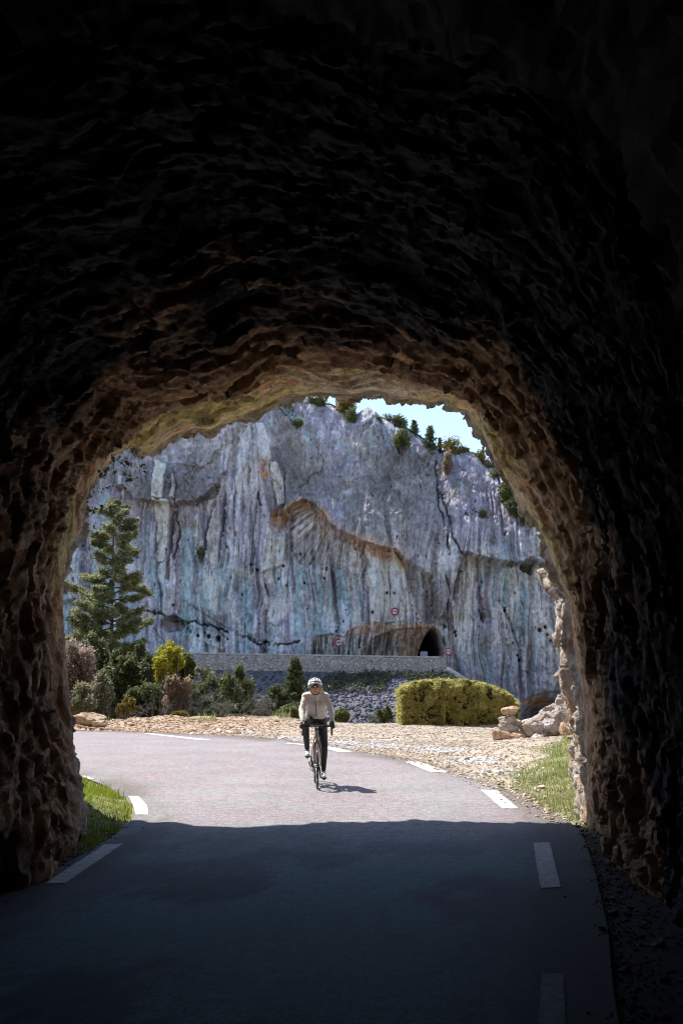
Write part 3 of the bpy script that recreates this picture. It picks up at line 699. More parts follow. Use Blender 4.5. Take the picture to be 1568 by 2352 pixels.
    pm = pathmask(crop(L_), wd_ * .8, un + 1.5 * L3, vn_)
    ln_ = crop(L_); pm = pm * sst(S3 + .6 * S2 + .8, -.1, .5)
    Cl = lay(Cl, pm * s_, c_); Dr += pm * rl
cz = poly([(843, 1290), (870, 1272), (905, 1272), (930, 1302), (944, 1425), (852, 1428)]); Cl = lay(Cl, cz * .75 * sst(S2 + .5 * L2, -.35, -.05), crm)
Cl = lay(Cl, cz * sst(-S2, .22, .4) * .6, np.array((.3, .27, .28)))
for pz in (pc[0], pc[1], pc[4]): Cl = lay(Cl, poly(pz) * .7, crm)
# brown arch, its niche and the streaks it sheds
arch = [(655, 1182), (675, 1163), (697, 1150), (720, 1157), (742, 1182), (760, 1215), (800, 1235), (835, 1252), (872, 1262), (905, 1268), (925, 1296)]
Cl = lay(Cl, np.clip(pathmask(arch, 21, un, vn_ - 9), 0, 1) * sst(L2 + L3, -.5, .1) * .8, brn)
Cl = lay(Cl, pathmask([(790, 1240), (850, 1262), (900, 1278)], 26) * .75, np.array((.66, .45, .32)))
fan = poly([(668, 1178), (700, 1158), (735, 1180), (762, 1228), (830, 1262), (850, 1300), (830, 1330), (760, 1300), (690, 1300), (668, 1260)])
ang = np.arctan2(v - 1120, u - 800 + .0 * v); fanS = fbm(ang * 34, np.hypot(v - 1120, u - 800) / 70, oct=3, seed=91)
Cl = lay(Cl, fan * .8, np.array((.58, .52, .47))); Cl = lay(Cl, fan * sst(fanS + .5 * L2, .05, .3) * .7, np.array((.82, .76, .68))); Cl = lay(Cl, fan * sst(-fanS + .5 * L2, .15, .4) * .7, np.array((.26, .235, .22)))
Cl = lay(Cl, pathmask([(700, 1160), (735, 1190), (752, 1240)], 16) * sst(L3, -.2, .2) * .6, brn)
Cl = lay(Cl, ell(641, 1192, 20, 20) * .85, np.array((.52, .31, .15))); Cl = lay(Cl, ell(637, 1215, 20, 18) * .4, pink)
Cl = lay(Cl, ell(605, 1075, 14, 24) * .6, pink); Cl = lay(Cl, ell(610, 1090, 12, 8), brn)
Cl = lay(Cl, box(840, 1255, 945, 1430) * sst(-S2, .12, .3) * .6, np.array((.33, .3, .33)))
# band around the far road tunnel
gal = np.clip(poly([(715, 1505), (722, 1462), (760, 1455), (790, 1462), (815, 1440), (855, 1428), (1000, 1432), (1020, 1470), (1028, 1530), (715, 1530)]), 0, 1)
galS = fbm(U / 3.0, v / 30, oct=4, seed=93)
Cl = lay(Cl, gal * .75, np.array((.56, .50, .46))); Cl = lay(Cl, gal * sst(galS, .05, .3) * .7, np.array((.75, .70, .66))); Cl = lay(Cl, gal * sst(-galS, .05, .3) * .75, np.array((.27, .24, .22)))
roofb = poly([(800, 1448), (850, 1430), (1003, 1434), (1010, 1450), (975, 1512), (930, 1508), (920, 1475), (880, 1455), (830, 1462)])
Cl = lay(Cl, roofb * (.65 + .3 * L3), np.array((.86, .58, .38)))
Cl = lay(Cl, box(800, 1432, 870, 1450) * sst(L3, 0, .2) * .6, pink)
# lower right grotto with swirling strata
sw = ell(1262, 1655, 62, 62)
swr = np.hypot((u - 1275) / 1.2, v - 1672); swS = vn(swr / 3.2 + L2, u * 0, seed=95)
Cl = lay(Cl, sw * .75, np.array((.33, .31, .31))); Cl = lay(Cl, sw * sst(swS, .1, .5) * .6, np.array((.62, .6, .6)))
Cl = lay(Cl, ell(1240, 1612, 34, 12) * .8, brn)
Cl = lay(Cl, pathmask([(1165, 1440), (1215, 1452), (1270, 1432)], 12) * .5, np.array((.3, .27, .25)))
# pits and holes
holes = [(457, 1268, 6), (700, 1340, 3), (690, 1272, 3), (650, 1300, 3), (640, 1330, 3), (745, 1330, 3), (750, 1310, 2.5), (855, 1408, 3.5), (888, 1362, 3), (395, 1388, 2.5), (1045, 1452, 4), (1047, 1460, 3), (1190, 1505, 3), (1194, 1516, 4), (1160, 1402, 3),
         (480, 1462, 5), (500, 1466, 6), (455, 1460, 4), (1240, 1447, 5), (1252, 1440, 4), (1258, 1458, 3), (1264, 1472, 3), (520, 1255, 2.5), (575, 1296, 3), (590, 1308, 3)]
hm = np.zeros(len(u))
for a0, b0, r in holes: hm = np.maximum(hm, 1 - sst(np.hypot(u - a0 + 1.2 * L3, (v - b0) * .8), r * .6, r))
for k_ in range(60):
    a0, b0, r = rng.uniform(160, 1290), rng.uniform(1230, 1510), rng.uniform(1, 2.2)
    s_ = (np.abs(u - a0) < 4) & (np.abs(v - b0) < 5); hm[s_] = np.maximum(hm[s_], 1 - sst(np.hypot(u[s_] - a0, (v[s_] - b0) * .6), r * .5, r))
Cl = lay(Cl, hm * .9, drk)
# brow: paler, cracked, lichen
brow = sst(-(zt[None, :] - Zg).ravel(), -3.2, -.4)
Cl = lay(Cl, brow * .55, np.array((.48, .43, .46)))
cr = np.maximum(ridge(u / 22 + L2, v / 30 + L2, oct=3, seed=97), 0)
crk = sst(cr, .84, .95)
Cl = lay(Cl, crk * .45 * np.interp(u, [600, 850], [.3, 1]), drk)
Cl = lay(Cl, istop * sst(L2, -.1, .2) * .7, np.array((.10, .095, .045)))
Cl *= (1 + .42 * L3 + .2 * S3 + .2 * L2)[:, None] * (1 + .5 * fbm(u / 130, v / 110, oct=3, seed=210) + .28 * lo * S1)[:, None]
# relief in metres (+ towards us)
Dp = 1.3 * fbm(x / 14, z / 16, oct=3, seed=100) + .24 * L2 + .07 * L3
Dp += .9 * fbm(U / 75, v / 260, oct=2, seed=211) + lo * (.45 * S1 + .11 * S2 + .04 * S3) + up * (.06 * S2 + .14 * ridge(u / 15 + L2, v / 45, oct=3, seed=101))
Dp -= crk * .35
Dp += Dr
ledge = poly([(270, 800), (560, 800), (520, 1080), (500, 1110), (478, 1140), (450, 1156), (400, 1160), (312, 1150), (290, 1120), (270, 1120)]); Dp += 1.8 * ledge * sst(v, 1000, 1140)
big = poly([(655, 800), (655, 1180), (675, 1163), (697, 1150), (720, 1157), (742, 1182), (760, 1215), (800, 1235), (835, 1252), (872, 1262), (905, 1268), (935, 1296), (990, 1330), (1010, 1420), (1060, 1275), (1180, 1300), (1300, 1300), (1300, 800)], u + 2 * L3, v + 2.5 * L2)
Dp += 2.5 * big * sst(v, 1050, 1240)
Dp -= fan * .6 - fan * .2 * fanS
Dp -= 1.6 * ell(641, 1205, 18, 28, .4)
Dp += .55 * sum(poly(p) for p in pc[:6])
Dp -= gal * 1.3 * sst(v, 1425, 1500); Dp += gal * .45 * galS
gr = ell(1180 + 28, 1305, 15, 14, .3); Dp -= 1.5 * gr; Cl = lay(Cl, gr * .6, np.array((.10, .12, .06)))
Dp -= 5.0 * ell(1262, 1662, 55, 55, .5) ; Dp += sw * .5 * swS
ck = pathmask([(150, 1398), (360, 1405), (420, 1425), (500, 1440), (600, 1480), (690, 1475)], 3.4, u + 3 * L3, v + 9 * L2 + 4 * L3) * sst(fbm(u / 30, v / 90, seed=190), -.35, .05); Dp -= .8 * ck; Cl = lay(Cl, ck * .5, drk)
Dp -= 2.2 * ell(395, 1433, 26, 16) + 1.6 * ell(175, 1400, 60, 22); 
for pth in ([(1000, 1058), (1004, 1150), (1016, 1210), (1024, 1270)], [(1130, 1060), (1150, 1120), (1190, 1200)], [(905, 1010), (915, 1040)], [(1018, 1330), (1030, 1400), (1020, 1440)], [(1100, 1400), (1120, 1440)], [(405, 1150), (412, 1220), (398, 1280)], [(590, 1130), (600, 1160)]):
    pm = pathmask(pth, 2.8, u + 7 * L2 + 3 * L3, v + 3 * L3) * sst(fbm(u / 12, v / 22, seed=191), -.4, 0); Dp -= .6 * pm; Cl = lay(Cl, pm * .35, drk)
tun = poly([(964, 1540), (966, 1500), (976, 1466), (990, 1443), (1003, 1446), (1014, 1468), (1022, 1500), (1024, 1540)], u + 1.5 * L3, v + 1.5 * L3)
tun2 = poly([(820, 1540), (830, 1500), (852, 1470), (900, 1446), (1001, 1440), (1008, 1460), (990, 1540)], u + 3 * L3, v + 3 * L3)
Dp -= 2.4 * tun2 * np.clip((v - 1435) / 65, 0, 1.2) + 16 * tun; Cl = lay(Cl, tun, np.array((.03, .03, .03)))
Dp -= hm * .8
zt2 = (zt[None, :] - Zg).ravel()
blk = vn(u / 13 + 2 * L2, v / 17, seed=105)
fb, eb = facets(x / 2.2, z / 3.0, x * 0 + .5, 205); Dp += sst(-zt2, -6, -1) * .4 * fb * (~istop)
fc_, ec_ = facets(x / 4.5 + .3 * L2, z / 7, x * 0 + .5, 208); Dp += .28 * fc_ * up
y2 = y - np.where(istop, 0, Dp)
z2 = z + np.where(istop | (np.abs((zt[None, :] - Zg).ravel()) < .4), .15 * L2 + .08 * L3, 0)
me = mesh_np('cliff', np.stack([x, y2, z2], 1), grid_faces(NZ, NX))
add_color(me, np.clip(Cl * 1.12, .008, .93))
m, n, b = newmat('cliff_limestone')
a = N(n, 'ShaderNodeAttribute', attribute_name='Col')
t1 = ramp(n, noise(n, .9, 9, .75, stretch=(1.3, 1, .8)), [(.34, (.68, .68, .7)), (.52, (1, 1, 1)), (.68, (1.25, 1.25, 1.23))])
t2 = ramp(n, noise(n, 4.2, 6, .8, stretch=(1.2, 1, .7)), [(.36, (.8, .79, .79)), (.5, (1, 1, 1)), (.64, (1.22, 1.22, 1.22))])
n.links.new(mix(n, 1.0, mix(n, 1.0, a.outputs['Color'], t1, 'MULTIPLY'), t2, 'MULTIPLY'), b.inputs['Base Color'])
b.inputs['Roughness'].default_value = .9; b.inputs['Specular IOR Level'].default_value = .25
bump(n, b, noise(n, 1.6, 9, .78, stretch=(1.3, 1, .8)), 1.0, .45)
tag(link('cliff', me, m), kind='structure')
bv = None
def cliff_front(uu, vv, back=0.0):
    """point on the cliff face in photo direction (uu, vv)"""
    global bv
    if bv is None: bv = BVHTree.FromPolygons([tuple(c) for c in np.stack([x, y2, z2], 1).tolist()], grid_faces(NZ, NX).tolist())
    p = P(uu, vv, 100); o = Vector((0, 0, CAMZ)); d = (Vector(p) - o).normalized()
    h = bv.ray_cast(o, d)
    if h[0] is None: return Vector(P(uu, vv, float(cliffY(p[0])) + 4))
    return h[0]

# parapet wall along the far road
def parapet():
    k = 260; tt = np.linspace(-.02, 1, k); top = WL[None] * (1 - tt)[:, None] + WR[None] * tt[:, None]
    dirv = (WR - WL)[:2]; dirv /= np.linalg.norm(dirv); nrm = np.array((-dirv[1], dirv[0]))
    prof = [(-.3, -2.4), (-.28, -.9), (-.25, -.14)]; nz_ = 16
    pr = [(-.26, -2.4 + (2.26) * j / nz_) for j in range(nz_ + 1)] + [(.26, -.14), (.26, -1.5)]
    W = np.zeros((len(pr), k, 3))
    for j, (o_, dz) in enumerate(pr):
        W[j, :, 0] = top[:, 0] + nrm[0] * o_; W[j, :, 1] = top[:, 1] + nrm[1] * o_; W[j, :, 2] = top[:, 2] + dz
    bmp = .04 * fbm(W[..., 0] * 3, W[..., 2] * 4, oct=3, seed=110); W[..., 1] -= bmp
    e = empty('parapet_wall', (float(WR[0]), float(WR[1]), float(WR[2] - 1.3)), 'long pale stone parapet wall below the cliff, guarding the far road', 'wall')
    W -= np.array(e.location)
    m, n, b = newmat('rubble_masonry')
    tc = N(n, 'ShaderNodeTexCoord'); mp = N(n, 'ShaderNodeMapping'); mp.inputs['Scale'].default_value = (1.5, 1.5, 2.2)
    n.links.new(tc.outputs['Object'], mp.inputs[0])
    vo = N(n, 'ShaderNodeTexVoronoi'); vo.inputs['Scale'].default_value = 1.8; n.links.new(mp.outputs[0], vo.inputs['Vector'])
    ve = N(n, 'ShaderNodeTexVoronoi', feature='DISTANCE_TO_EDGE'); ve.inputs['Scale'].default_value = 1.8; n.links.new(mp.outputs[0], ve.inputs['Vector'])
    c1 = ramp(n, vo.outputs['Color'], [(0, (.24, .215, .195)), (1, (.50, .46, .42))])
    n.links.new(mix(n, ramp(n, ve.outputs['Distance'], [(.02, (0, 0, 0)), (.07, (1, 1, 1))]), (.10, .095, .09), c1), b.inputs['Base Color'])
    b.inputs['Roughness'].default_value = .9; bump(n, b, ve.outputs['Distance'], .8, .1)
    o = link('wall_body', mesh_np('wall_body', W.reshape(-1, 3), grid_faces(len(pr), k)), m, e)
    mb = MB()
    cs = simple('coping_stone', (.42, .41, .38), .9, var=.35, scale=1.2)
    for j in range(0, k - 1, 5):
        a0, b0 = top[j] - np.array(e.location), top[min(j + 5, k - 1)] - np.array(e.location); c_ = (a0 + b0) / 2; L_ = np.linalg.norm(b0 - a0)
        mb.box(c_ + np.array((0, 0, -.07)), (L_ * .97, .62, .14), math.atan2(dirv[1], dirv[0]))
    # square end face
    mb2 = MB(); mb.build('coping', cs, e, smooth=False)
    pe = np.array((WR[0], WR[1], WR[2])) - np.array(e.location)
    mb2.box(pe + np.array((.22, 0, -.75)), (.5, .56, 1.5), math.atan2(dirv[1], dirv[0])); mb2.build('end_pier', m, e, smooth=False)
parapet()
# ================================================================== VEGETATION
bark = simple('bark', (.12, .10, .085), .9, var=.4, scale=12)
twigm = simple('bare_twig', (.15, .135, .125), .9, var=.3, scale=6)
def leaves(pts, size, mat, name, parent, aspect=.55, flat=0.0, nrm=None):
    k = len(pts); a = rng.normal(size=(k, 3)); a /= np.linalg.norm(a, axis=1)[:, None]
    if flat: a[:, 2] *= (1 - flat); a /= np.linalg.norm(a, axis=1)[:, None]
    if nrm is not None: n_ = nrm + .9 * rng.normal(size=(k, 3))
    else: n_ = rng.normal(size=(k, 3))
    b_ = np.cross(a, n_); b_ /= np.linalg.norm(b_, axis=1)[:, None] + 1e-9
    s = size * np.exp(rng.normal(0, .3, k))[:, None]
    bend = np.cross(a, b_) * s * .25
    A_, B_, C_, D_ = pts - a * s, pts + b_ * s * aspect + bend, pts + a * s, pts - b_ * s * aspect + bend
    W = np.stack([A_, B_, C_, D_], 1).reshape(-1, 3)
    return link(name, mesh_np(name, W, np.arange(4 * k).reshape(-1, 4), smooth=False), mat, parent)
def crown_points(k, rx, ry, rz, nb, seed, br=.30, hollow=.35, low=-1.0):
    r = np.random.default_rng(seed)
    c = r.normal(size=(nb, 3)); c /= np.linalg.norm(c, axis=1)[:, None]; c *= r.uniform(.08, .9, (nb, 1)) ** .55
    c[:, 2] = np.maximum(c[:, 2], low)
    rad = br * r.uniform(.6, 1.25, nb)
    w_ = rad**2 / (rad**2).sum(); i = r.choice(nb, k, p=w_)
    d = r.normal(size=(k, 3)); d /= np.linalg.norm(d, axis=1)[:, None]
    rr = rad[i] * (hollow + (1 - hollow) * r.uniform(0, 1, k) ** .5) * (1 + .3 * r.normal(size=k))
    p = c[i] + d * rr[:, None]
    return p * np.array((rx, ry, rz)), c * np.array((rx, ry, rz)), d
def bush(name, cu, v0, v1, wpx, Y, mat, label, cat='bush', group=None, k=5000, size=.06, nb=26, seed=1, dy=None, base=None, br=.30, stem=True, depth=None, aspect=.55):
    """crown spanning photo heights v0 (top) to v1, wpx wide, standing Y metres away; its stem goes down to the ground"""
    top, bot = P(cu, v0, Y), P(cu, v1, Y)
    rz = (top[2] - bot[2]) / 2; rx = wpx / 2 / F * Y; ry = depth or rx * .8
    cx, cz = top[0], (top[2] + bot[2]) / 2
    gz = float(terrain(np.array([cx]), np.array([Y]))[0]) if base is None else base
    e = empty(name, (cx, Y, min(gz, bot[2] + .1)), label, cat, group)
    if Y < 62: k = int(k * 1.7); size *= 1.12; nb = int(nb * 1.3)
    pts, cen_, d = crown_points(k, rx * .86, ry * .86, rz * .9, nb, seed, br)
    off = np.array((0, 0, cz - e.location[2]))
    
    leaves(pts + off, size, mat, 'foliage', e, aspect, nrm=d)
    mb = MB(); r = np.random.default_rng(seed + 5)
    h = cz - e.location[2]
    for c in cen_[:16]:
        q = np.array((r.normal(0, .06), r.normal(0, .06), 0))
        tip = c + off; mid = (q + tip) / 2 + r.normal(0, .12 * rx, 3) * np.array((1, 1, .3))
        mb.tube(resample(np.array([q, mid, tip]), 7), np.linspace(.03 + .012 * h, .008, 7), 5)
    mb.build('stem', bark, e)
    return e
M_ = {}
M_['dark'] = leafmat('leaf_dark_green', [(.04, .052, .024), (.10, .12, .045), (.20, .22, .085)], .45)
M_['green'] = leafmat('leaf_green', [(.055, .07, .03), (.15, .17, .06), (.29, .30, .12)], .45)
M_['olive'] = leafmat('leaf_olive', [(.06, .065, .02), (.12, .13, .04), (.21, .21, .07)], .35)
M_['tan'] = leafmat('leaf_tan_rust', [(.10, .065, .04), (.32, .23, .15), (.55, .43, .29)], .45, 1.4)
M_['pink'] = leafmat('leaf_pinkish_tan', [(.12, .08, .07), (.34, .26, .20), (.60, .50, .42)], .45, 1.2)
M_['mixed'] = leafmat('leaf_green_to_tan', [(.05, .07, .04), (.20, .21, .12), (.50, .42, .30)], .45, 1.0)
M_['yellow'] = leafmat('leaf_yellow', [(.22, .22, .02), (.38, .36, .03), (.5, .46, .06)], .45, 2)
M_['gold'] = leafmat('leaf_golden', [(.10, .085, .02), (.20, .16, .04), (.30, .22, .07)], .35, 2)
M_['needle'] = leafmat('cedar_needles', [(.06, .07, .045), (.24, .26, .13), (.52, .53, .27)], .45, .9)
M_['browdark'] = leafmat('leaf_brow_green', [(.05, .06, .03), (.11, .125, .055), (.2, .2, .1)], .35)
M_['hedge'] = leafmat('hedge_leaf', [(.17, .155, .045), (.42, .395, .13), (.66, .61, .27)], .5, 2.6)

# ---- the big cedar on the left
def cedar():
    Y = 58; bx = P(268, 1500, Y); tp = P(262, 1150, Y); gz = float(terrain(np.array([bx[0]]), np.array([Y]))[0])
    e = empty('cedar_tree', (bx[0], Y, gz), 'tall ragged grey-green cedar rising above the bushes at the left, in front of the cliff', 'tree')
    H_ = tp[2] - gz; lean = tp[0] - bx[0]
    r = np.random.default_rng(21)
    tr = np.array([(lean * t, .15 * math.sin(3 * t), H_ * t) for t in np.linspace(0, 1, 24)])
    MB().tube(tr, np.linspace(.27, .02, 24), 9).build('trunk', bark, e)
    # half-width of the crown, photo px, against photo height
    vv = [1150, 1165, 1200, 1240, 1262, 1300, 1330, 1360, 1385, 1420, 1450, 1500, 1560]
    lw = [6, 38, 30, 52, 46, 44, 64, 60, 98, 78, 104, 86, 60]; rw = [12, 38, 40, 66, 56, 42, 86, 58, 56, 78, 104, 70, 60]
    br = MB(); pts = []; dirs = []
    nb = 230
    for i in range(nb):
        t = 1 - ((i + r.uniform(-2, 2)) / nb if i > 6 else i / nb) ** .85 * .80; zc = H_ * t; v_ = uv_of(bx[0], Y, gz + zc)[1]
        a = i * 2.399 + r.normal(0, .3); side = math.cos(a)
        L = np.interp(v_, vv, rw if side > 0 else lw) / F * Y * r.uniform(.75, 1.12) * (1 if abs(side) > .4 else .8) * r.choice((.5, 1, 1.22), p=(.2, .62, .18))
        d = np.array((math.cos(a), math.sin(a), 0)); q0 = np.array((lean * t, 0, zc))
        rise = r.uniform(-.25, .4); droop = r.uniform(.05, .35)
        B = np.array([q0 + d * L * s + np.array((0, 0, L * (rise * s * 1.6 - droop * s * s + .16 * s**4))) for s in np.linspace(0, 1, 8)])
        br.tube(B, np.linspace(.045 if t < .9 else .02, .008, 8), 5)
        nt_ = int(12 + L * 15)
        for j in range(nt_):
            s = r.uniform(.15, 1) ** .8; p = np.array([np.interp(s, np.linspace(0, 1, 8), B[:, k]) for k in range(3)])
            sd = np.cross(d, (0, 0, 1)) * r.choice((-1, 1)); tl = L * .30 * (1.25 - s) * r.uniform(.5, 1.2) + .1
            dr_ = d * .75 + sd * r.uniform(.2, 1.1) + np.array((0, 0, r.uniform(-.12, .2)))
            dr_ /= np.linalg.norm(dr_)
            m_ = int(11 + tl * 50)
            ss = r.uniform(0, 1, (m_, 1)); pts.append(p + dr_ * tl * ss + r.normal(0, 1, (m_, 3)) * np.array((.06, .06, .10)) + np.array((0, 0, -.01))); dirs.append(np.tile(dr_, (m_, 1)))
    br.build('branches', bark, e)
    pts = np.vstack(pts); dirs = np.vstack(dirs); k = len(pts)
    a = dirs + .5 * r.normal(size=(k, 3)); a /= np.linalg.norm(a, axis=1)[:, None]
    b_ = np.cross(a, r.normal(size=(k, 3))); b_ /= np.linalg.norm(b_, axis=1)[:, None]
    s = r.uniform(.06, .13, (k, 1))
    W = np.stack([pts - a * s, pts + b_ * s * .30, pts + a * s, pts - b_ * s * .30], 1).reshape(-1, 3)
    link('crown', mesh_np('crown', W, np.arange(4 * k).reshape(-1, 4), False), M_['needle'], e)
cedar()
# ---- bushes on the near bank, left to right
bush('shrub', 176, 1478, 1668, 120, 43, M_['pink'], 'pinkish-brown twiggy shrub at the far left against the tunnel rock', 'shrub', k=9000, size=.055, seed=2)
bush('shrub', 238, 1534, 1655, 66, 40.5, M_['mixed'], 'rounded shrub of pale green and tan leaves in front of the pinkish-brown shrub', 'shrub', k=5500, size=.05, seed=3)
bush('shrub', 195, 1568, 1660, 84, 40, M_['mixed'], 'low speckled green shrub right behind the left end of the rubble bank', 'shrub', k=4500, size=.045, seed=4)
bush('shrub', 225, 1450, 1590, 120, 47, M_['green'], 'leafy green bush with sunlit top directly below the cedar', 'bush', k=6500, size=.07, seed=5)
bush('shrub', 305, 1468, 1680, 130, 46, M_['dark'], 'large dark green bush between the tan shrub and the yellow bush', 'bush', k=9500, size=.07, seed=6)
bush('shrub', 368, 1500, 1690, 110, 47, M_['dark'], 'dark green bush at the foot of the yellow bush', 'bush', k=6500, size=.07, seed=7)
bush('shrub', 390, 1466, 1580, 86, 44.5, M_['yellow'], 'bright yellow flowering bush at the left end of the stone parapet', 'bush', k=3000, size=.055, seed=8, nb=18, br=.26)
bush('shrub', 408, 1548, 1672, 76, 43.5, M_['tan'], 'tan leafed shrub just below the bright yellow bush', 'shrub', k=4500, size=.05, seed=9)
bush('shrub', 554, 1512, 1690, 104, 56, M_['green'], 'loose green bush with rusty tips standing midway below the parapet', 'bush', k=8500, size=.07, seed=10, nb=22)
bush('shrub', 290, 1597, 1646, 42, 38.6, M_['gold'], 'small golden green shrub growing on top of the rubble bank', 'shrub', k=1700, size=.045, seed=12, nb=14)
bush('shrub', 468, 1520, 1590, 70, 60, M_['mixed'], 'thin rust-tinged shrub just under the parapet, right of the yellow bush', 'shrub', k=1300, size=.06, seed=13, nb=16)
bush('shrub', 668, 1616, 1662, 60, 41, M_['green'], 'low green bush just left of the cyclist on the gravel edge', 'bush', k=3200, size=.045, seed=14)
bush('shrub', 782, 1626, 1664, 44, 41, M_['green'], 'low green tuft just right of the cyclist at the gravel edge', 'bush', k=2000, size=.04, seed=15)
bush('shrub', 410, 1632, 1656, 70, 38.5, M_['gold'], 'low dry tuft on the rubble bank left of centre', 'tuft', k=1200, size=.035, seed=16, nb=14)
bush('shrub', 560, 1640, 1662, 120, 39.5, M_['mixed'], 'long low strip-like shrub along the bank edge below the loose green bush', 'shrub', k=2200, size=.035, seed=17, nb=24, depth=.5)

bush('shrub', 330, 1560, 1672, 90, 42.5, M_['dark'], 'shadowy green bush behind the small golden shrub on the bank', 'bush', k=5000, size=.055, seed=22)
bush('shrub', 452, 1585, 1680, 90, 48, M_['dark'], 'dark bush in the hollow right of the tan shrub, behind the leafless shrubs', 'bush', k=4200, size=.06, seed=23)
bush('shrub', 520, 1600, 1680, 80, 50, M_['dark'], 'dark low bush left of the loose green bush with rusty tips', 'bush', k=3600, size=.06, seed=24)
bush('shrub', 612, 1612, 1680, 70, 50, M_['dark'], 'dark low bush between the loose green bush and the young pine', 'bush', k=3200, size=.06, seed=25)
bush('shrub', 430, 1560, 1625, 46, 50, M_['mixed'], 'small speckled bush peeping over the tan shrub on its right side', 'bush', k=2000, size=.055, seed=26)
bush('shrub', 884, 1615, 1664, 34, 42, M_['olive'], 'thin olive bush right beside the left end of the clipped hedge', 'bush', k=1200, size=.045, seed=27)
bush('shrub', 428, 1492, 1572, 52, 45.4, M_['olive'], 'olive green bush touching the right side of the bright yellow bush', 'bush', k=2600, size=.055, seed=28)
bush('shrub', 497, 1548, 1670, 110, 58, M_['dark'], 'wide dark scrub bush below the parapet, left of the loose green bush', 'bush', k=5200, size=.07, seed=29)
bush('shrub', 628, 1572, 1672, 92, 60, M_['dark'], 'dark scrub bush on the scree left of the young pine', 'bush', k=4200, size=.07, seed=30)
bush('shrub', 340, 1500, 1600, 90, 49, M_['green'], 'mid green bush between the cedar foot and the yellow bush', 'bush', k=4200, size=.06, seed=31)
def pine(cu, v0, v1, wpx, Y, label, mat, seed, group=None, k=5000, size=.07, name='pine_tree', base=None):
    top, bot = P(cu, v0, Y), P(cu, v1, Y); gz = float(terrain(np.array([bot[0]]), np.array([Y]))[0]) if base is None else base
    e = empty(name, (bot[0], Y, min(gz, bot[2])), label, 'tree', group); r = np.random.default_rng(seed)
    z0_ = bot[2] - e.location[2]; H_ = top[2] - bot[2]; rw = wpx / 2 / F * Y
    MB().tube([(0, 0, 0), (0, 0, z0_ + H_ * .5), (0, 0, z0_ + H_ * .97)], [.04 + H_ * .014, .03 + H_ * .008, .01], 7).build('trunk', bark, e)
    nb = 34; pts = []
    for i in range(nb):
        t = (i + .5) / nb; a = i * 2.4 + r.normal(0, .2); L = rw * (1 - t) ** .75 * r.uniform(.7, 1.15) + .04 * rw
        ss = r.uniform(.05, 1, (max(4, k // nb), 1)); d = np.array((math.cos(a), math.sin(a), r.uniform(-.1, .35)))
        pts.append(np.array((0, 0, z0_ + H_ * (t * .97))) + d * L * ss + r.normal(0, .09 * rw + .02, (len(ss), 3)) * np.array((1, 1, .7)))
    leaves(np.vstack(pts), size, mat, 'crown', e, .4)
pine(678, 1513, 1608, 62, 55, 'dark green young pine standing in the scree just left of the cyclist', M_['dark'], 31, k=6500)

# bare grey shrubs on the shaded bank
def twigs(cu, v0, v1, wpx, Y, label, seed, k=26):
    top, bot = P(cu, v0, Y), P(cu, v1, Y); gz = float(terrain(np.array([bot[0]]), np.array([Y]))[0])
    e = empty('bare_shrub', (bot[0], Y, min(gz, bot[2])), label, 'bare shrub', 'leafless grey shrubs on the shaded bank'); r = np.random.default_rng(seed); mb = MB()
    z0_ = bot[2] - e.location[2]; H_ = top[2] - bot[2]; rw = wpx / 2 / F * Y
    def grow(p, d, L, rad, lev):
        B = [p]
        for _ in range(4):
            d = d + r.normal(0, .22, 3); d /= np.linalg.norm(d); B.append(B[-1] + d * L / 4)
        mb.tube(B, np.linspace(rad, rad * .55, 5), 4 if lev else 5)
        if lev < 3:
            for _ in range(3 if lev else 4):
                q = B[r.integers(2, 5)]; dd = d * .7 + r.normal(0, .55, 3) + np.array((0, 0, .15)); dd /= np.linalg.norm(dd); grow(q, dd, L * r.uniform(.5, .8), rad * .55, lev + 1)
    for i in range(7):
        q = np.array((r.normal(0, .3 * rw), r.normal(0, .3 * rw), 0)); tip = np.array((rw * r.uniform(-.8, .8), rw * r.uniform(-.5, .5), z0_ + H_ * .15))
        mb.tube([q, (q + tip) / 2 + r.normal(0, .1, 3), tip], [.03, .025, .018], 5)
        dd = np.array((r.normal(0, .5), r.normal(0, .3), 1.)); grow(tip, dd / np.linalg.norm(dd), H_ * .42, .018, 0)
    mb.build('branches', twigm, e)
twigs(345, 1590, 1655, 110, 41.5, 'leafless grey shrub in the dark hollow below the yellow bush', 41)
twigs(470, 1545, 1655, 90, 46, 'leafless grey shrub between the tan shrub and the loose green bush', 42)
twigs(430, 1585, 1655, 70, 43, 'short leafless grey shrub at the right foot of the tan shrub', 46)
twigs(575, 1580, 1655, 70, 45, 'leafless forked grey shrub in front of the loose green bush', 43)
twigs(625, 1585, 1655, 60, 47, 'leafless grey shrub between the loose green bush and the young pine', 44)
twigs(510, 1600, 1655, 60, 44, 'small leafless grey shrub below the loose green bush on its left side', 45)

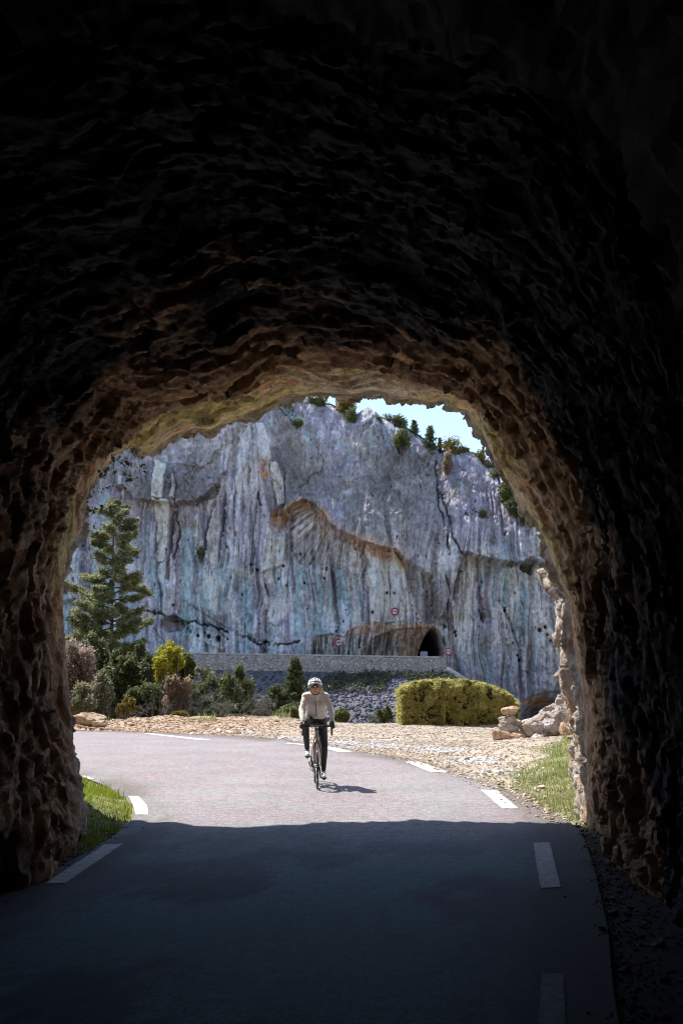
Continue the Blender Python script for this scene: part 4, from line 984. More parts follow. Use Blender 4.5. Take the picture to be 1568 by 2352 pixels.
# ---- clipped hedge
def hedge():
    Y = 37.2; zb = float(terrain(np.array([4.2]), np.array([Y]))[0]) - .05
    uL, uR = 917, 1178; xl, xr = P(uL, 1660, Y)[0], P(uR, 1660, Y)[0]
    e = empty('hedge', ((xl + xr) / 2, Y, zb), 'big clipped yellow-green hedge with rounded right shoulder behind the gravel', 'hedge')
    def topz(x): return np.interp(x, [P(q, 1600, Y)[0] for q in (906, 925, 955, 1000, 1060, 1100, 1140, 1165, 1188)], [P(900, q, Y)[2] - zb for q in (1588, 1573, 1566, 1563, 1563, 1569, 1583, 1595, 1618)])
    r = np.random.default_rng(61); k = 60000
    x = r.uniform(xl, xr, k); dpt = 1.0; yy = r.uniform(-dpt, dpt, k); f_ = r.choice(3, k, p=(.45, .3, .25))
    tz_ = topz(x); zz = r.uniform(0, 1, k) ** .9 * tz_
    yy = np.where(f_ == 0, -dpt + np.abs(r.normal(0, .07, k)), yy); 
    zz = np.where(f_ == 1, tz_ - np.abs(r.normal(0, .06, k)), zz)
    ends = (f_ == 2) & (r.uniform(0, 1, k) < .4); x = np.where(ends, np.where(r.uniform(0, 1, k) < .5, xl, xr) + r.normal(0, .05, k), x)
    zz = np.where(ends, r.uniform(0, 1, k) * topz(np.clip(x, xl, xr)), zz)
    # round the front-top edge and make the surface lumpy
    rt = np.clip((zz - (tz_ - .35)) / .35, 0, 1); yy = yy * (1 - .22 * rt**2)
    lump = fbm(x * 3.4, zz * 3.2, yy * 3.4, oct=3, seed=62, gain=.6); 
    pts = np.stack([x - (xl + xr) / 2 + .16 * lump, yy - .30 * lump, zz + .13 * lump], 1)
    nrm = np.stack([np.where(ends, np.sign(x - (xl + xr) / 2), 0), np.where(f_ == 0, -1, 0), np.where(f_ == 1, 1, .3)], 1)
    keep = ~((f_ == 0) & (lump < -.2) & (r.uniform(0, 1, k) < .85))
    leaves(pts[keep], .040, M_['hedge'], 'foliage', e, .5, nrm=nrm[keep] * .35)
    # sprigs standing proud of the clipped top
    ks = 1500; x = r.uniform(xl, xr, ks); pts = np.stack([x - (xl + xr) / 2, r.uniform(-.8, .8, ks), topz(x) + r.uniform(-.04, .07, ks) + .07 * fbm(x * 3, x * 0, oct=3, seed=64)], 1)
    leaves(pts, .028, M_['hedge'], 'sprigs', e, .45)
    # woody inside that closes the view through
    mb = MB(); core = simple('hedge_wood', (.035, .03, .015), .95, var=.4, scale=9)
    nx, nz_ = 50, 12; W = []
    for j in range(nz_):
        for i in range(nx):
            xx = xl + .12 + (xr - xl - .24) * i / (nx - 1); W.append((xx - (xl + xr) / 2, -dpt + .2 + .06 * math.sin(i * 2.3 + j), (topz(xx) - .14) * j / (nz_ - 1)))
    for i in range(nx):
        xx = xl + .12 + (xr - xl - .24) * i / (nx - 1); W.append((xx - (xl + xr) / 2, dpt - .2, topz(xx) - .14))
    for i in range(nx):
        xx = xl + .12 + (xr - xl - .24) * i / (nx - 1); W.append((xx - (xl + xr) / 2, dpt - .2, 0))
    link('branches', mesh_np('branches', W, grid_faces(nz_ + 2, nx)), core, e)
hedge()

# ---- shrubs and little trees on the brow of the cliff and on its face
G1 = 'shrubs along the brow of the cliff'
def brow(name, cu, v0, v1, wpx, mat, label, seed, k=900, size=.16, conif=False, back=1.0):
    f = cliff_front(cu, v1 + 4); Y = f.y + back
    v0, v1 = v0 + 2, v1 + 10; wpx *= 1.12
    if conif: pine(cu, v0, v1 + 6, wpx, Y, label, mat, seed, G1, k, size, base=P(cu, v1 + 8, Y)[2])
    else: bush(name, cu, v0, v1, wpx, Y, mat, label, 'shrub', G1, int(k * 1.5), size * .85, 18, seed, base=P(cu, v1 + 3, Y)[2], br=.58)
brow('brow_shrub', 728, 903, 938, 46, M_['olive'], 'brown-green shrub on the cliff top where the sky begins', 71, 2200, .13)
brow('brow_shrub', 795, 906, 952, 50, M_['gold'], 'yellowish shrub on the cliff top, second from the left', 72, 2400, .13)
brow('brow_shrub', 806, 936, 964, 30, M_['green'], 'small green shrub tucked under the yellowish shrub on the cliff brow', 73, 1200, .13, back=.1)
brow('brow_shrub', 868, 954, 976, 22, M_['mixed'], 'small sparse shrub left of the round dark treetop on the cliff brow', 77, 700, .12)
brow('brow_shrub', 906, 950, 988, 52, M_['browdark'], 'round dark green treetop standing on the cliff brow', 74, 2800, .14, back=2)
brow('', 951, 963, 1000, 32, M_['browdark'], 'thin pointed conifer right of the round dark treetop on the brow', 75, 1500, .12, True)
brow('', 988, 976, 1040, 44, M_['browdark'], 'tallest pointed conifer on the cliff brow', 76, 2600, .13, True)
brow('brow_shrub', 922, 988, 1030, 36, M_['green'], 'oval green shrub hanging on the face below the round dark treetop', 78, 2600, .13, back=-.5)
brow('', 1010, 1004, 1040, 24, M_['browdark'], 'little dark conifer just right of the tallest conifer', 79, 900, .12, True)
brow('brow_shrub', 1040, 1008, 1046, 52, M_['gold'], 'rusty gold shrub on the brow right of the conifers', 80, 1900, .12)
brow('brow_shrub', 1026, 1036, 1078, 26, M_['tan'], 'rusty shrub hanging down the face below the gold brow shrub', 81, 1500, .12, back=-.4)
brow('brow_shrub', 1066, 1022, 1044, 26, M_['olive'], 'small olive shrub on the brow between the gold shrub and the rock edge', 82, 800, .12)
brow('brow_shrub', 1098, 1030, 1056, 30, M_['gold'], 'sparse dry shrub on the brow close to the tunnel rock', 83, 700, .11)
brow('', 1110, 1024, 1062, 16, M_['browdark'], 'narrow dark conifer on the brow close to the tunnel rock', 84, 600, .11, True)
brow('brow_shrub', 1124, 1044, 1078, 26, M_['tan'], 'rust coloured shrub on the brow at the tunnel rock edge', 85, 900, .12)
brow('brow_shrub', 1148, 1072, 1110, 40, M_['olive'], 'olive shrub on the upper right shoulder of the cliff', 86, 1700, .13)
brow('brow_shrub', 1160, 1102, 1150, 34, M_['olive'], 'large yellow-tipped shrub in the notch of the right shoulder', 87, 2200, .13, back=-.6)
brow('brow_shrub', 1184, 1142, 1176, 54, M_['browdark'], 'dark green shrub filling the lower right notch of the shoulder', 88, 3000, .13, back=-.6)
brow('brow_shrub', 1205, 1164, 1192, 26, M_['browdark'], 'small dark shrub lowest on the right shoulder of the cliff', 89, 900, .12, back=-.3)
G1 = 'small plants rooted in the cliff face'
brow('cliff_plant', 682, 955, 972, 26, M_['green'], 'small green plant high on the cliff face below the left brow shrub', 90, 700, .10, back=-.3)
brow('cliff_plant', 461, 1256, 1279, 13, M_['olive'], 'small rounded green plant on the streaked cliff face at mid height', 91, 500, .10, back=-.2)
brow('cliff_plant', 1108, 1170, 1180, 18, M_['green'], 'little green cushion on the upper right cliff face', 92, 300, .09, back=-.2)
brow('cliff_plant', 1197, 1304, 1318, 16, M_['green'], 'green plant inside the round hollow at the right of the cliff', 93, 350, .09, back=.6)

# ---- low growth under the parapet (ground cover)
k = 26000; x = rng.uniform(WL[0] + 16, WR[0] + 9, k); y = rng.uniform(90, 104, k); wyy = wallY(x)
keep = (y < wyy - .4) & ((fbm(x * .33, y * .5, oct=3, seed=120) + np.where(wyy - y < 3.4, .22, -.3) + np.where(x > WR[0] - 7, .12, 0)) > .07)
x, y = x[keep], y[keep]; z = terrain(x, y) + rng.uniform(.1, .5, len(x))
tag(leaves(np.stack([x, y, z], 1), .13, M_['browdark'], 'ground_cover', None), kind='stuff')

# ---- grass
def grass(name, k, x0, x1, y0, y1, keep, h, mats, zoff=0, lean=.35):
    r = np.random.default_rng(hash(name) % 1000 if False else len(name) + k)
    x = r.uniform(x0, x1, k); y = r.uniform(y0, y1, k); ok = keep(x, y, r); x, y = x[ok], y[ok]; k = len(x)
    z = terrain(x, y) - .01
    hh = h * np.exp(r.normal(0, .35, k)) * (.7 + .6 * (fbm(x * 2, y * 2, seed=130) > 0)); a = r.uniform(0, 6.28, k); la = r.uniform(0, 6.28, k); lm = r.uniform(0, lean, k) * hh * 1.8
    wd = r.uniform(.004, .007, k) * np.maximum(1, y / 13)
    dx, dy = np.cos(a) * wd, np.sin(a) * wd; lx, ly = np.cos(la) * lm, np.sin(la) * lm
    B = np.stack([x, y, z], 1)
    W = np.stack([B + np.stack([dx, dy, 0 * x], 1), B - np.stack([dx, dy, 0 * x], 1),
                  B + np.stack([lx * .35 - dx * .7, ly * .35 - dy * .7, hh * .55], 1), B + np.stack([lx * .35 + dx * .7, ly * .35 + dy * .7, hh * .55], 1),
                  B + np.stack([lx, ly, hh], 1)], 1).reshape(-1, 3)
    i = np.arange(k) * 5
    return tag(link(name, mesh_np(name, W, [np.stack([i, i + 1, i + 2, i + 3], 1), np.stack([i + 3, i + 2, i + 4], 1)], False), mats), kind='stuff')
gm1 = leafmat('grass_lush', [(.10, .15, .015), (.22, .28, .03), (.36, .40, .07)], .45, 1.5)
gm2 = leafmat('grass_mixed_dry', [(.14, .20, .06), (.30, .34, .12), (.52, .47, .28)], .35, 1.2)
def k1(x, y, r):
    return (~inside(x, y, ROADPOLY)) & (dist_poly(x, y, LEc) < 1.9) & (dist_poly(x, y, LEc) > .05) & (dist_poly(x, y, LEc) < dist_poly(x, y, REc))
grass('grass', 30000, -5.6, -1.8, 9.9, 17, k1, .062, gm1)
def k2(x, y, r):
    g_ = interp([10.5, 12, 14, 18, 22], [2.4, 2.2, 2.3, 3.0, 4.3], y); nz_ = fbm(x * 1.2, y * 1.2, oct=3, seed=131)
    return (~inside(x, y, ROADPOLY)) & (x > g_ + .6 * nz_) & (r.uniform(0, 1, len(x)) < .35 + .65 * sst(x - g_, 0, .8) ) & (x > interp([18, 22, 26], [0, 4.3, 5.9], y) + .4 * nz_) & (r.uniform(0, 1, len(x)) < np.where(nz_ > -.1, 1, .35)) & (dist_poly(x, y, REc) > .12)
grass('verge_grass', 70000, 2.1, 6.9, 12.0, 25.5, k2, .065, gm2)
grass('bank_tufts', 9000, -12, 9, 33, 38.6, lambda x, y, r: (y > edgeY(x) - .9) & (y < edgeY(x) + .8) & (fbm(x * .8, y * .8, oct=2, seed=133) > .12), .16, gm2)
grass('road_edge_grass', 5000, -1, 4, 13, 22, lambda x, y, r: (~inside(x, y, ROADPOLY)) & (dist_poly(x, y, REc) < .35) & (dist_poly(x, y, REc) > .02) & (fbm(x * 2, y * 2, oct=2, seed=134) > -.1), .04, gm2)
def k3(x, y, r): return (x < -2.95) & (fbm(x * 2, y * 2, oct=2, seed=135) > .0)
grass('tunnel_weeds', 1500, -3.6, -2.7, 7.6, 9.3, k3, .07, gm1)

# ---- creeper dangling over the top left of the mouth
def creeper():
    Y = 11.4; o = P(262, 1052, Y)
    e = empty('hanging_creeper', o, 'dark leafy creeper dangling from the upper left edge of the tunnel mouth', 'creeper'); mb = MB(); lv = []
    r = np.random.default_rng(140)
    paths = [[(305, 1024), (318, 1050), (322, 1085), (328, 1110)], [(300, 1030), (292, 1060), (288, 1090)], [(262, 1050), (262, 1075), (258, 1095), (262, 1105)], [(240, 1072), (232, 1100), (214, 1118), (206, 1130)], [(200, 1150), (192, 1165), (190, 1180)], [(262, 1050), (285, 1068), (300, 1062)],
             [(213, 1108), (206, 1132), (216, 1150), (232, 1162)], [(188, 1170), (205, 1172), (232, 1168), (268, 1164), (285, 1162)], [(188, 1195), (200, 1208), (212, 1218), (222, 1232)], [(186, 1210), (196, 1215), (212, 1222)], [(300, 1055), (292, 1080), (290, 1105), (296, 1118)]]
    for pth in paths:
        B = resample(np.array([P(a_, b_, Y + r.uniform(-.12, .12)) for a_, b_ in pth]) - o, 14); mb.tube(B, .0028, 4)
    for a_, b_, k in ((285, 1062, 12), (300, 1068, 8), (262, 1056, 8), (248, 1078, 9), (236, 1092, 8), (262, 1082, 5), (290, 1088, 7), (298, 1096, 5), (330, 1070, 5), (335, 1078, 4), (262, 1110, 5), (200, 1172, 8), (216, 1174, 10), (232, 1170, 10), (250, 1168, 10), (268, 1163, 9), (240, 1156, 5), (236, 1128, 3), (250, 1122, 3), (210, 1150, 3), (196, 1155, 3), (215, 1212, 4), (224, 1222, 4), (280, 1120, 3), (305, 1100, 4), (190, 1140, 4)):
        lv += [P(a_ + r.normal(0, 4), b_ + r.normal(0, 4), Y + r.uniform(-.1, .1)) - o for _ in range(k)]
    mb.build('vines', bark, e); leaves(np.array(lv), .020, M_['browdark'], 'leaves', e, .8)
creeper()
# ================================================================== CYCLIST
Fp = G(728, 1812.5); TH = math.atan2(.06, 1)
Fv = np.array((math.sin(TH), -math.cos(TH), 0)); O = Fp - .985 * Fv; O[2] = .006
def L3_(x, s, z): return np.array((x, -s, z), float)       # s forward from the rear axle, x to the right in the photo, z up
black = simple('black_rubber', (.018, .017, .017), .7, var=.2)
carbon = simple('carbon_black', (.022, .018, .018), .3, var=.2)
champ = simple('champagne_frame', (.30, .245, .18), .28, .75, var=.1)
silver = simple('brushed_metal', (.5, .5, .5), .3, 1.0, var=.1)
tan_ = simple('brown_lever', (.06, .035, .02), .4, var=.2)
bk = empty('bicycle', O, 'road bicycle with black deep rims and beige fork, ridden towards the tunnel', 'bicycle', rz=TH)
def ring(c, r, rad, seg=64, sx=1.0, ax='x'):
    t = np.linspace(0, 2 * math.pi, seg + 1)
    return np.stack([np.full(seg + 1, c[0]), c[1] + r * np.cos(t), c[2] + r * np.sin(t)], 1)
def torus(c, r, w_, h_, seg=72, ms=10):
    V = []; Q = []
    for i in range(seg):
        a = 2 * math.pi * i / seg
        for j in range(ms):
            b_ = 2 * math.pi * j / ms; rr = r + h_ * math.cos(b_)
            V.append((c[0] + w_ * math.sin(b_), c[1] + rr * math.cos(a), c[2] + rr * math.sin(a)))
    for i in range(seg):
        for j in range(ms): Q.append((i * ms + j, i * ms + (j + 1) % ms, ((i + 1) % seg) * ms + (j + 1) % ms, ((i + 1) % seg) * ms + j))
    return V, Q
def wheel(name, s, x=0.0):
    c = L3_(x, s, .338)
    V, Q = torus(c, .324, .0135, .0135); hb = MB(); hb.tube([c + (-.05, 0, 0), c + (-.03, 0, 0), c + (.03, 0, 0), c + (.05, 0, 0)], [.012, .022, .022, .012], 12)
    wh = hb.build(name, silver, bk)
    m1 = MB(); m1.add(V, Q=Q); m1.build('tyre', black, wh)
    V, Q = torus(c, .290, .0115, .026); m2 = MB(); m2.add(V, Q=Q); m2.build('rim', carbon, wh)
    m3 = MB()
    for i in range(20):
        a = 2 * math.pi * i / 20; e_ = .022 if i % 2 else -.022
        m3.tube([c + (e_, .02 * math.cos(a + .8), .02 * math.sin(a + .8)), c + (0, .268 * math.cos(a), .268 * math.sin(a))], .0014, 4)
    m3.build('spokes', silver, wh); return wh
wheel('front_wheel', .985); wheel('rear_wheel', 0)
fk = MB()
for sg in (-1, 1): fk.tube([L3_(sg * .012, .835, .70), L3_(sg * .038, .842, .665), L3_(sg * .05, .885, .52), L3_(sg * .052, .94, .40), L3_(sg * .05, .985, .338)], [.016, .015, .013, .011, .009], 10)
fk.ball(L3_(0, .835, .70), (.036, .022, .018)); fk.build('fork', champ, bk)
fr = MB()
fr.tube([L3_(0, .835, .705), L3_(0, .797, .85)], [.024, .02], 14)
fr.tube([L3_(0, .80, .81), L3_(0, .23, .79)], [.018, .015], 12)
fr.tube([L3_(0, .83, .725), L3_(0, .42, .275)], [.022, .024], 12)
fr.tube([L3_(0, .41, .27), L3_(0, .23, .80), L3_(0, .215, .86)], [.019, .016, .015], 12)
fr.tube([L3_(-.035, .41, .27), L3_(.035, .41, .27)], .024, 12)
for sg in (-1, 1):
    fr.tube([L3_(sg * .03, .39, .27), L3_(sg * .055, .1, .31), L3_(sg * .062, 0, .338)], .009, 8)
    fr.tube([L3_(sg * .015, .235, .72), L3_(sg * .05, .1, .5), L3_(sg * .062, 0, .338)], .008, 8)
fr.build('frame', champ, bk)
MB().tube([L3_(0, .215, .85), L3_(0, .20, .93)], .0135, 10).build('seat_post', carbon, bk)
sd = MB(); sd.ball(L3_(0, .12, .955), (.07, .09, .022)); sd.tube([L3_(0, .12, .955), L3_(0, .22, .958), L3_(0, .34, .95)], [.055, .035, .018], 12); sd.build('saddle', black, bk)
MB().tube([L3_(0, .795, .85), L3_(0, .785, .895), L3_(0, .80, .91), L3_(0, .885, .915)], [.02, .02, .018, .017], 12).build('stem', carbon, bk)
hbm = MB()
hbm.tube([L3_(-.19, .895, .915), L3_(-.05, .885, .918), L3_(.05, .885, .918), L3_(.19, .895, .915)], .0145, 10)
for sg in (-1, 1):
    Bc = resample(np.array([L3_(sg * .185, .892, .915), L3_(sg * .212, .91, .915), L3_(sg * .217, .96, .905), L3_(sg * .218, .975, .86), L3_(sg * .222, .945, .80), L3_(sg * .224, .87, .785)]), 22)
    hbm.tube(Bc, .0145, 9)
hbm.build('handlebar', black, bk)
for sg in (-1, 1):
    hd = MB(); hd.tube([L3_(sg * .216, .95, .915), L3_(sg * .217, .985, .93), L3_(sg * .218, 1.01, .965)], [.018, .019, .013], 10); h = hd.build('brake_hood', black, bk)
    MB().tube([L3_(sg * .218, 1.0, .93), L3_(sg * .222, 1.022, .88), L3_(sg * .225, 1.01, .81)], [.009, .011, .009], 8).build('brake_lever', tan_, h)
MB().box(L3_(0, .93, .945), (.05, .075, .018)).build('bike_computer', carbon, bk, False)
MB().ball(L3_(.0, .925, .905), (.022, .02, .022)).build('front_light', silver, bk)
V, Q = torus(L3_(-.045, .41, .27), .095, .002, .009, 48, 6); m = MB(); m.add(V, Q=Q)
for i in range(5):
    a = i * 2 * math.pi / 5; m.tube([L3_(-.045, .41, .27), L3_(-.045, .41, .27) + (0, .09 * math.cos(a), .09 * math.sin(a))], .007, 6)
m.build('chainring', carbon, bk)
cr_ = math.radians(84)
for sg, dz in ((-1, 1), (1, -1)):
    pc_ = L3_(sg * .075, .41 + dz * .17 * math.cos(cr_), .27 + dz * .17 * math.sin(cr_))
    c_ = MB().tube([L3_(sg * .055, .41, .27), pc_], [.014, .011], 8).build('crank', carbon, bk)
    MB().box(pc_ + np.array((sg * .055, 0, 0)), (.085, .06, .018)).build('pedal', black, c_, False)
dm = MB(); dm.box(L3_(-.085, -.01, .29), (.02, .05, .05)); dm.box(L3_(-.07, .03, .23), (.012, .05, .11)); dm.tube([L3_(-.065, 0, .338), L3_(-.10, -.02, .31), L3_(-.075, .02, .25)], .011, 8)
dm.build('derailleur', silver, bk, False)
V, Q = torus(L3_(-.04, 0, .338), .045, .012, .008, 36, 6); m = MB(); m.add(V, Q=Q); m.build('cassette', silver, bk)
m = MB(); m.tube([L3_(-.045, .41, .366), L3_(-.045, 0, .385)], .004, 6); m.tube([L3_(-.045, .41, .174), L3_(-.06, .03, .20)], .004, 6); m.build('chain', silver, bk)
bt = MB(); a0, a1 = L3_(0, .74, .66), L3_(0, .58, .49); bt.tube([a0 + (0, -.035, .03), a0 * .97 + a1 * .03 + (0, -.035, .03), a1 + (0, -.035, .03)], [.022, .035, .035], 12); bt.build('water_bottle', simple('clear_bottle', (.35, .3, .24), .3, var=.1), bk)
m = MB()
for q in ([(.0, .80, .88), (.06, .96, .90), (.09, .93, .83), (.01, .86, .70)], [(0, .80, .88), (-.05, .95, .90), (-.08, .92, .83), (-.01, .86, .70)]): m.tube(resample(np.array([L3_(*c) for c in q]), 16), .0025, 5)
m.build('cables', black, bk)

# ---------------------------------------------------------------- the rider
skin = simple('skin', (.52, .29, .19), .5, var=.06); lip = simple('lips', (.42, .15, .12), .5, var=.05)
jer = None
m, n, b = newmat('jersey_cloth'); f = noise(n, 14, 4)
n.links.new(ramp(n, f, [(.3, (.50, .47, .44)), (.7, (.60, .565, .53))]), b.inputs['Base Color']); b.inputs['Roughness'].default_value = .75
bump(n, b, noise(n, 16, 4, .6, stretch=(1, 1, 2.2)), .7, .02); jer = m
tig = simple('black_tights', (.013, .011, .014), .62, var=.2, scale=20, bmp=.003)
white = simple('gloss_white', (.78, .78, .80), .25, var=.03); glv = simple('dark_glove', (.03, .018, .022), .6, var=.3)
hairm = simple('blond_hair', (.48, .33, .16), .5, var=.25, scale=60)
pr = empty('person', O + np.array((0, 0, 0)), 'cyclist in a light grey jersey, black tights and white helmet riding the road bicycle', 'person', rz=TH)
def pt(*a): return L3_(*a)
hipL, hipR = pt(-.085, .22, .99), pt(.085, .22, .99)
kneU, ankU = pt(-.175, .615, .955), pt(-.135, .355, .545)
kneD, ankD = pt(.128, .505, .60), pt(.125, .30, .215)
footU, footD = pt(-.135, .475, .475), pt(.128, .43, .145)
shL, shR = pt(-.168, .60, 1.352), pt(.135, .60, 1.356)
elL, elR = pt(-.232, .72, 1.155), pt(.235, .72, 1.145)
wrL, wrR = pt(-.222, .925, .995), pt(.225, .925, .99)
nek, hed = pt(-.02, .665, 1.40), pt(-.03, .785, 1.495)
def torso(m, g):
    m.cap(pt(-.06, .22, 1.0), .113 + g, pt(-.05, .37, 1.14), .096 + g); m.cap(pt(.06, .22, 1.0), .113 + g, pt(.05, .37, 1.14), .096 + g)
    m.cap(pt(-.05, .37, 1.14), .096 + g, pt(-.07, .53, 1.29), .096 + g); m.cap(pt(.05, .37, 1.14), .096 + g, pt(.07, .53, 1.29), .096 + g)
    m.cap(pt(0, .37, 1.12), .11 + g, pt(0, .53, 1.27), .113 + g); m.cap(shL, .060 + g, pt(-.02, .60, 1.392), .062 + g); m.cap(shR, .060 + g, pt(-.02, .60, 1.392), .062 + g); m.cap(pt(-.07, .53, 1.29), .092 + g, shL, .06 + g); m.cap(pt(.07, .53, 1.29), .092 + g, shR, .06 + g)
    m.cap(pt(0, .56, 1.33), .085 + g, nek, .055 + g)
def arms(m, g):
    for s_, e_, w_ in ((shL, elL, wrL), (shR, elR, wrR)): m.cap(s_, .050 + g, e_, .041 + g); m.cap(e_, .042 + g, (e_ + w_) / 2, .038 + g); m.cap((e_ + w_) / 2, .038 + g, w_, .026 + g)
def legs(m, g):
    for h_, k_, a_ in ((hipL, kneU, ankU), (hipR, kneD, ankD)):
        m.cap(h_, .095 + g, h_ * .5 + k_ * .5, .078 + g); m.cap(h_ * .5 + k_ * .5, .078 + g, k_, .056 + g)
        calf = k_ * .68 + a_ * .32 + pt(0, -.025, 0); m.cap(k_, .054 + g, calf, .053 + g); m.cap(calf, .053 + g, a_, .034 + g)
def hand(m, w_, sg, g=0.0):
    pal = w_ + pt(sg * -.003, .04, -.028); kn = pt(sg * .222, .995, .968)
    m.cap(w_, .024 + g, pal, .027 + g); m.cap(pal + pt(-.018, 0, 0), .02 + g, kn + pt(-.02, 0, 0), .014 + g, 5); m.cap(pal + pt(.018, 0, 0), .02 + g, kn + pt(.022, 0, 0), .014 + g, 5)
    for j, (ln, cu) in enumerate(((.034, .0), (.038, .004), (.036, .008), (.028, .01))):      # four fingers hooked over the lever, unequal
        o_ = sg * (-.022 + j * .0165); b0 = kn + pt(o_, -.004 * j, .0 - .004 * j); b1 = b0 + pt(sg * .006, ln * .75, -.018); b2 = b1 + pt(sg * .004, .002, -ln); b3 = b2 + pt(0, -.014 - cu, -ln * .6)
        m.cap(b0, .0105 + g, b1, .0095 + g, 5); m.cap(b1, .0095 + g, b2, .009 + g, 6); m.cap(b2, .009 + g, b3, .0078 + g, 5)
    t0 = pal + pt(-sg * .024, -.008, .0); t1 = t0 + pt(-sg * .012, .03, -.014); t2 = t1 + pt(sg * .004, .026, -.02)       # thumb leaves the side of the palm
    m.cap(t0, .013 + g, t1, .0105 + g, 5); m.cap(t1, .0105 + g, t2, .009 + g, 5)
def foot(m, a_, f_, g=0.0):
    m.cap(a_, .032 + g, a_ + pt(0, .0, -.03), .034 + g); m.cap(a_ + pt(0, -.03, -.045), .030 + g, f_, .032 + g); m.cap(f_, .034 + g, f_ + pt(0, .075, -.012), .024 + g)
bd = MB(); torso(bd, -.012); arms(bd, -.008); legs(bd, -.008)
hand(bd, wrL, -1, -.0015); hand(bd, wrR, 1, -.0015); foot(bd, ankU, footU, -.006); foot(bd, ankD, footD, -.006)
bd.cap(nek, .052, hed + pt(0, -.03, -.045), .048)
Rh = Matrix.Rotation(R(-22), 4, 'X')                        # head bowed over the bars
def hp(x, s, z): q = Rh @ Vector((x, -s, z)); return hed + np.array(q) * 1.08
bd.ball(hp(0, -.01, .03), (.074, .092, .085), 3); bd.ball(hp(0, .03, -.03), (.060, .062, .072), 3); bd.ball(hp(0, .045, -.085), (.034, .036, .028), 3); bd.ball(hp(0, .02, -.06), (.052, .055, .045), 3)
bd.cap(hp(0, .085, .0), .010, hp(0, .108, -.035), .013, 6); bd.ball(hp(0, .1, -.038), (.017, .012, .010), 2)
bd.ball(hp(0, .088, -.064), (.022, .011, .007), 2); bd.ball(hp(0, .086, -.074), (.019, .011, .007), 2)
for sg in (-1, 1): bd.ball(hp(sg * .074, -.01, -.01), (.010, .018, .028), 2); bd.ball(hp(sg * .040, .062, -.03), (.018, .018, .018), 2)
body = bd.remesh('body', skin, pr, .0065, 2)
jm = MB(); torso(jm, .004); arms(jm, .004)
jo = jm.remesh('jersey', jer, pr, .007, 6)
# cut the jersey at the waist hem, sculpt soft creases
def trim(o, keepfn, crease=0):
    me = o.data; nvt = len(me.vertices); V = np.empty(nvt * 3, np.float32); me.vertices.foreach_get('co', V); V = V.reshape(-1, 3).astype(float)
    if crease:
        Nv = np.empty(nvt * 3, np.float32); me.vertices.foreach_get('normal', Nv); Nv = Nv.reshape(-1, 3)
        V = V + Nv * (crease * fbm(V[:, 0] * 14, V[:, 1] * 14, V[:, 2] * 34, oct=3, seed=150))[:, None]
    F_ = [list(p.vertices) for p in me.polygons]; ok = keepfn(V); F_ = [f for f in F_ if all(ok[i] for i in f)]
    q = np.array([f for f in F_ if len(f) == 4]); t = [f for f in F_ if len(f) == 3]
    g = [q] + ([np.array(t)] if t else [])
    m2 = mesh_np(me.name, V, g); m2.materials.append(me.materials[0]); o.data = m2
    md = o.modifiers.new('thick', 'SOLIDIFY'); md.thickness = .003; md.offset = 1
    return o
def jkeep(V):
    s = -V[:, 1]; armr = (np.abs(V[:, 0]) > .165)
    return np.where(armr, V[:, 2] > .96, (V[:, 2] + .55 * s) > 1.205) | ((V[:, 2] > 1.2))
trim(jo, jkeep, .006)
tm = MB(); legs(tm, .0); torso_g = .0
tm.cap(pt(-.055, .22, 1.0), .118, pt(-.04, .37, 1.12), .084); tm.cap(pt(.055, .22, 1.0), .118, pt(.04, .37, 1.12), .084)
to = tm.remesh('tights', tig, pr, .007, 5); trim(to, lambda V: np.full(len(V), True), .003)
for a_, f_ in ((ankU, footU), (ankD, footD)):
    s_ = MB(); foot(s_, a_ + pt(0, 0, -.012), f_, .004); so_ = s_.remesh('shoe', white, pr, .006, 3)
    MB().tube(resample(np.array([a_ + pt(0, -.05, -.082), f_ + pt(0, -.03, -.036), f_ + pt(0, .05, -.036), f_ + pt(0, .095, -.026)]), 12), [.02, .022, .024, .027, .03, .032, .033, .033, .032, .03, .026, .015], 8, 1.0).build('sole', black, so_)
    st = MB()
    for t_ in (.25, .55): c_ = f_ * t_ + a_ * (1 - t_) + pt(0, .028, -.0 - .018 * (t_ - .3)); st.tube([c_ + pt(-.034, -.01, -.008), c_ + pt(0, .008, .012), c_ + pt(.034, -.01, -.008)], .007, 6)
    st.build('strap', simple('lace_green', (.10, .10, .06), .5), so_)
for w_, sg in ((wrL, -1), (wrR, 1)):
    g_ = MB(); hand(g_, w_, sg, .001); g_.cap(w_ + pt(0, -.015, .016), .029, w_, .027); g_.remesh('glove', glv, pr, .0042, 1)
# helmet: vented white shell over a dark liner
hc = np.array(hp(0, -.03, .052)); HR = np.array((.113, .145, .104))
def helm_pt(th, ph, k=1.0):     # th around, ph from the rim (0) to the crown (pi/2)
    q = Rh @ Vector((HR[0] * k * math.cos(ph) * math.sin(th), -HR[1] * k * math.cos(ph) * math.cos(th), HR[2] * k * math.sin(ph) - .012 * math.cos(th) * (1 - ph)))
    return hc + np.array(q)
NTh, NPh = 96, 40; HV = []; HF = []
phs = np.linspace(-.22, math.pi / 2, NPh); ths = np.linspace(0, 2 * math.pi, NTh, endpoint=False)
def vent(th, ph):
    t = (th + math.pi) % (2 * math.pi) - math.pi
    a_ = abs(t)
    if .0 < ph < .19 and a_ < .9: return True                                  # long slot over the brow
    if .36 < ph < .78 and (a_ < .2 or .36 < a_ < .72): return True
    if .26 < ph < .84 and .9 < a_ < 1.2: return True
    if .86 < ph < 1.12 and (.12 < a_ < .55 or .8 < a_ < 1.3): return True
    if 1.5 < a_ < 2.9 and (.2 < ph < .5 or .65 < ph < 1.0) and (a_ * 3.2) % 1 < .6: return True
    return False
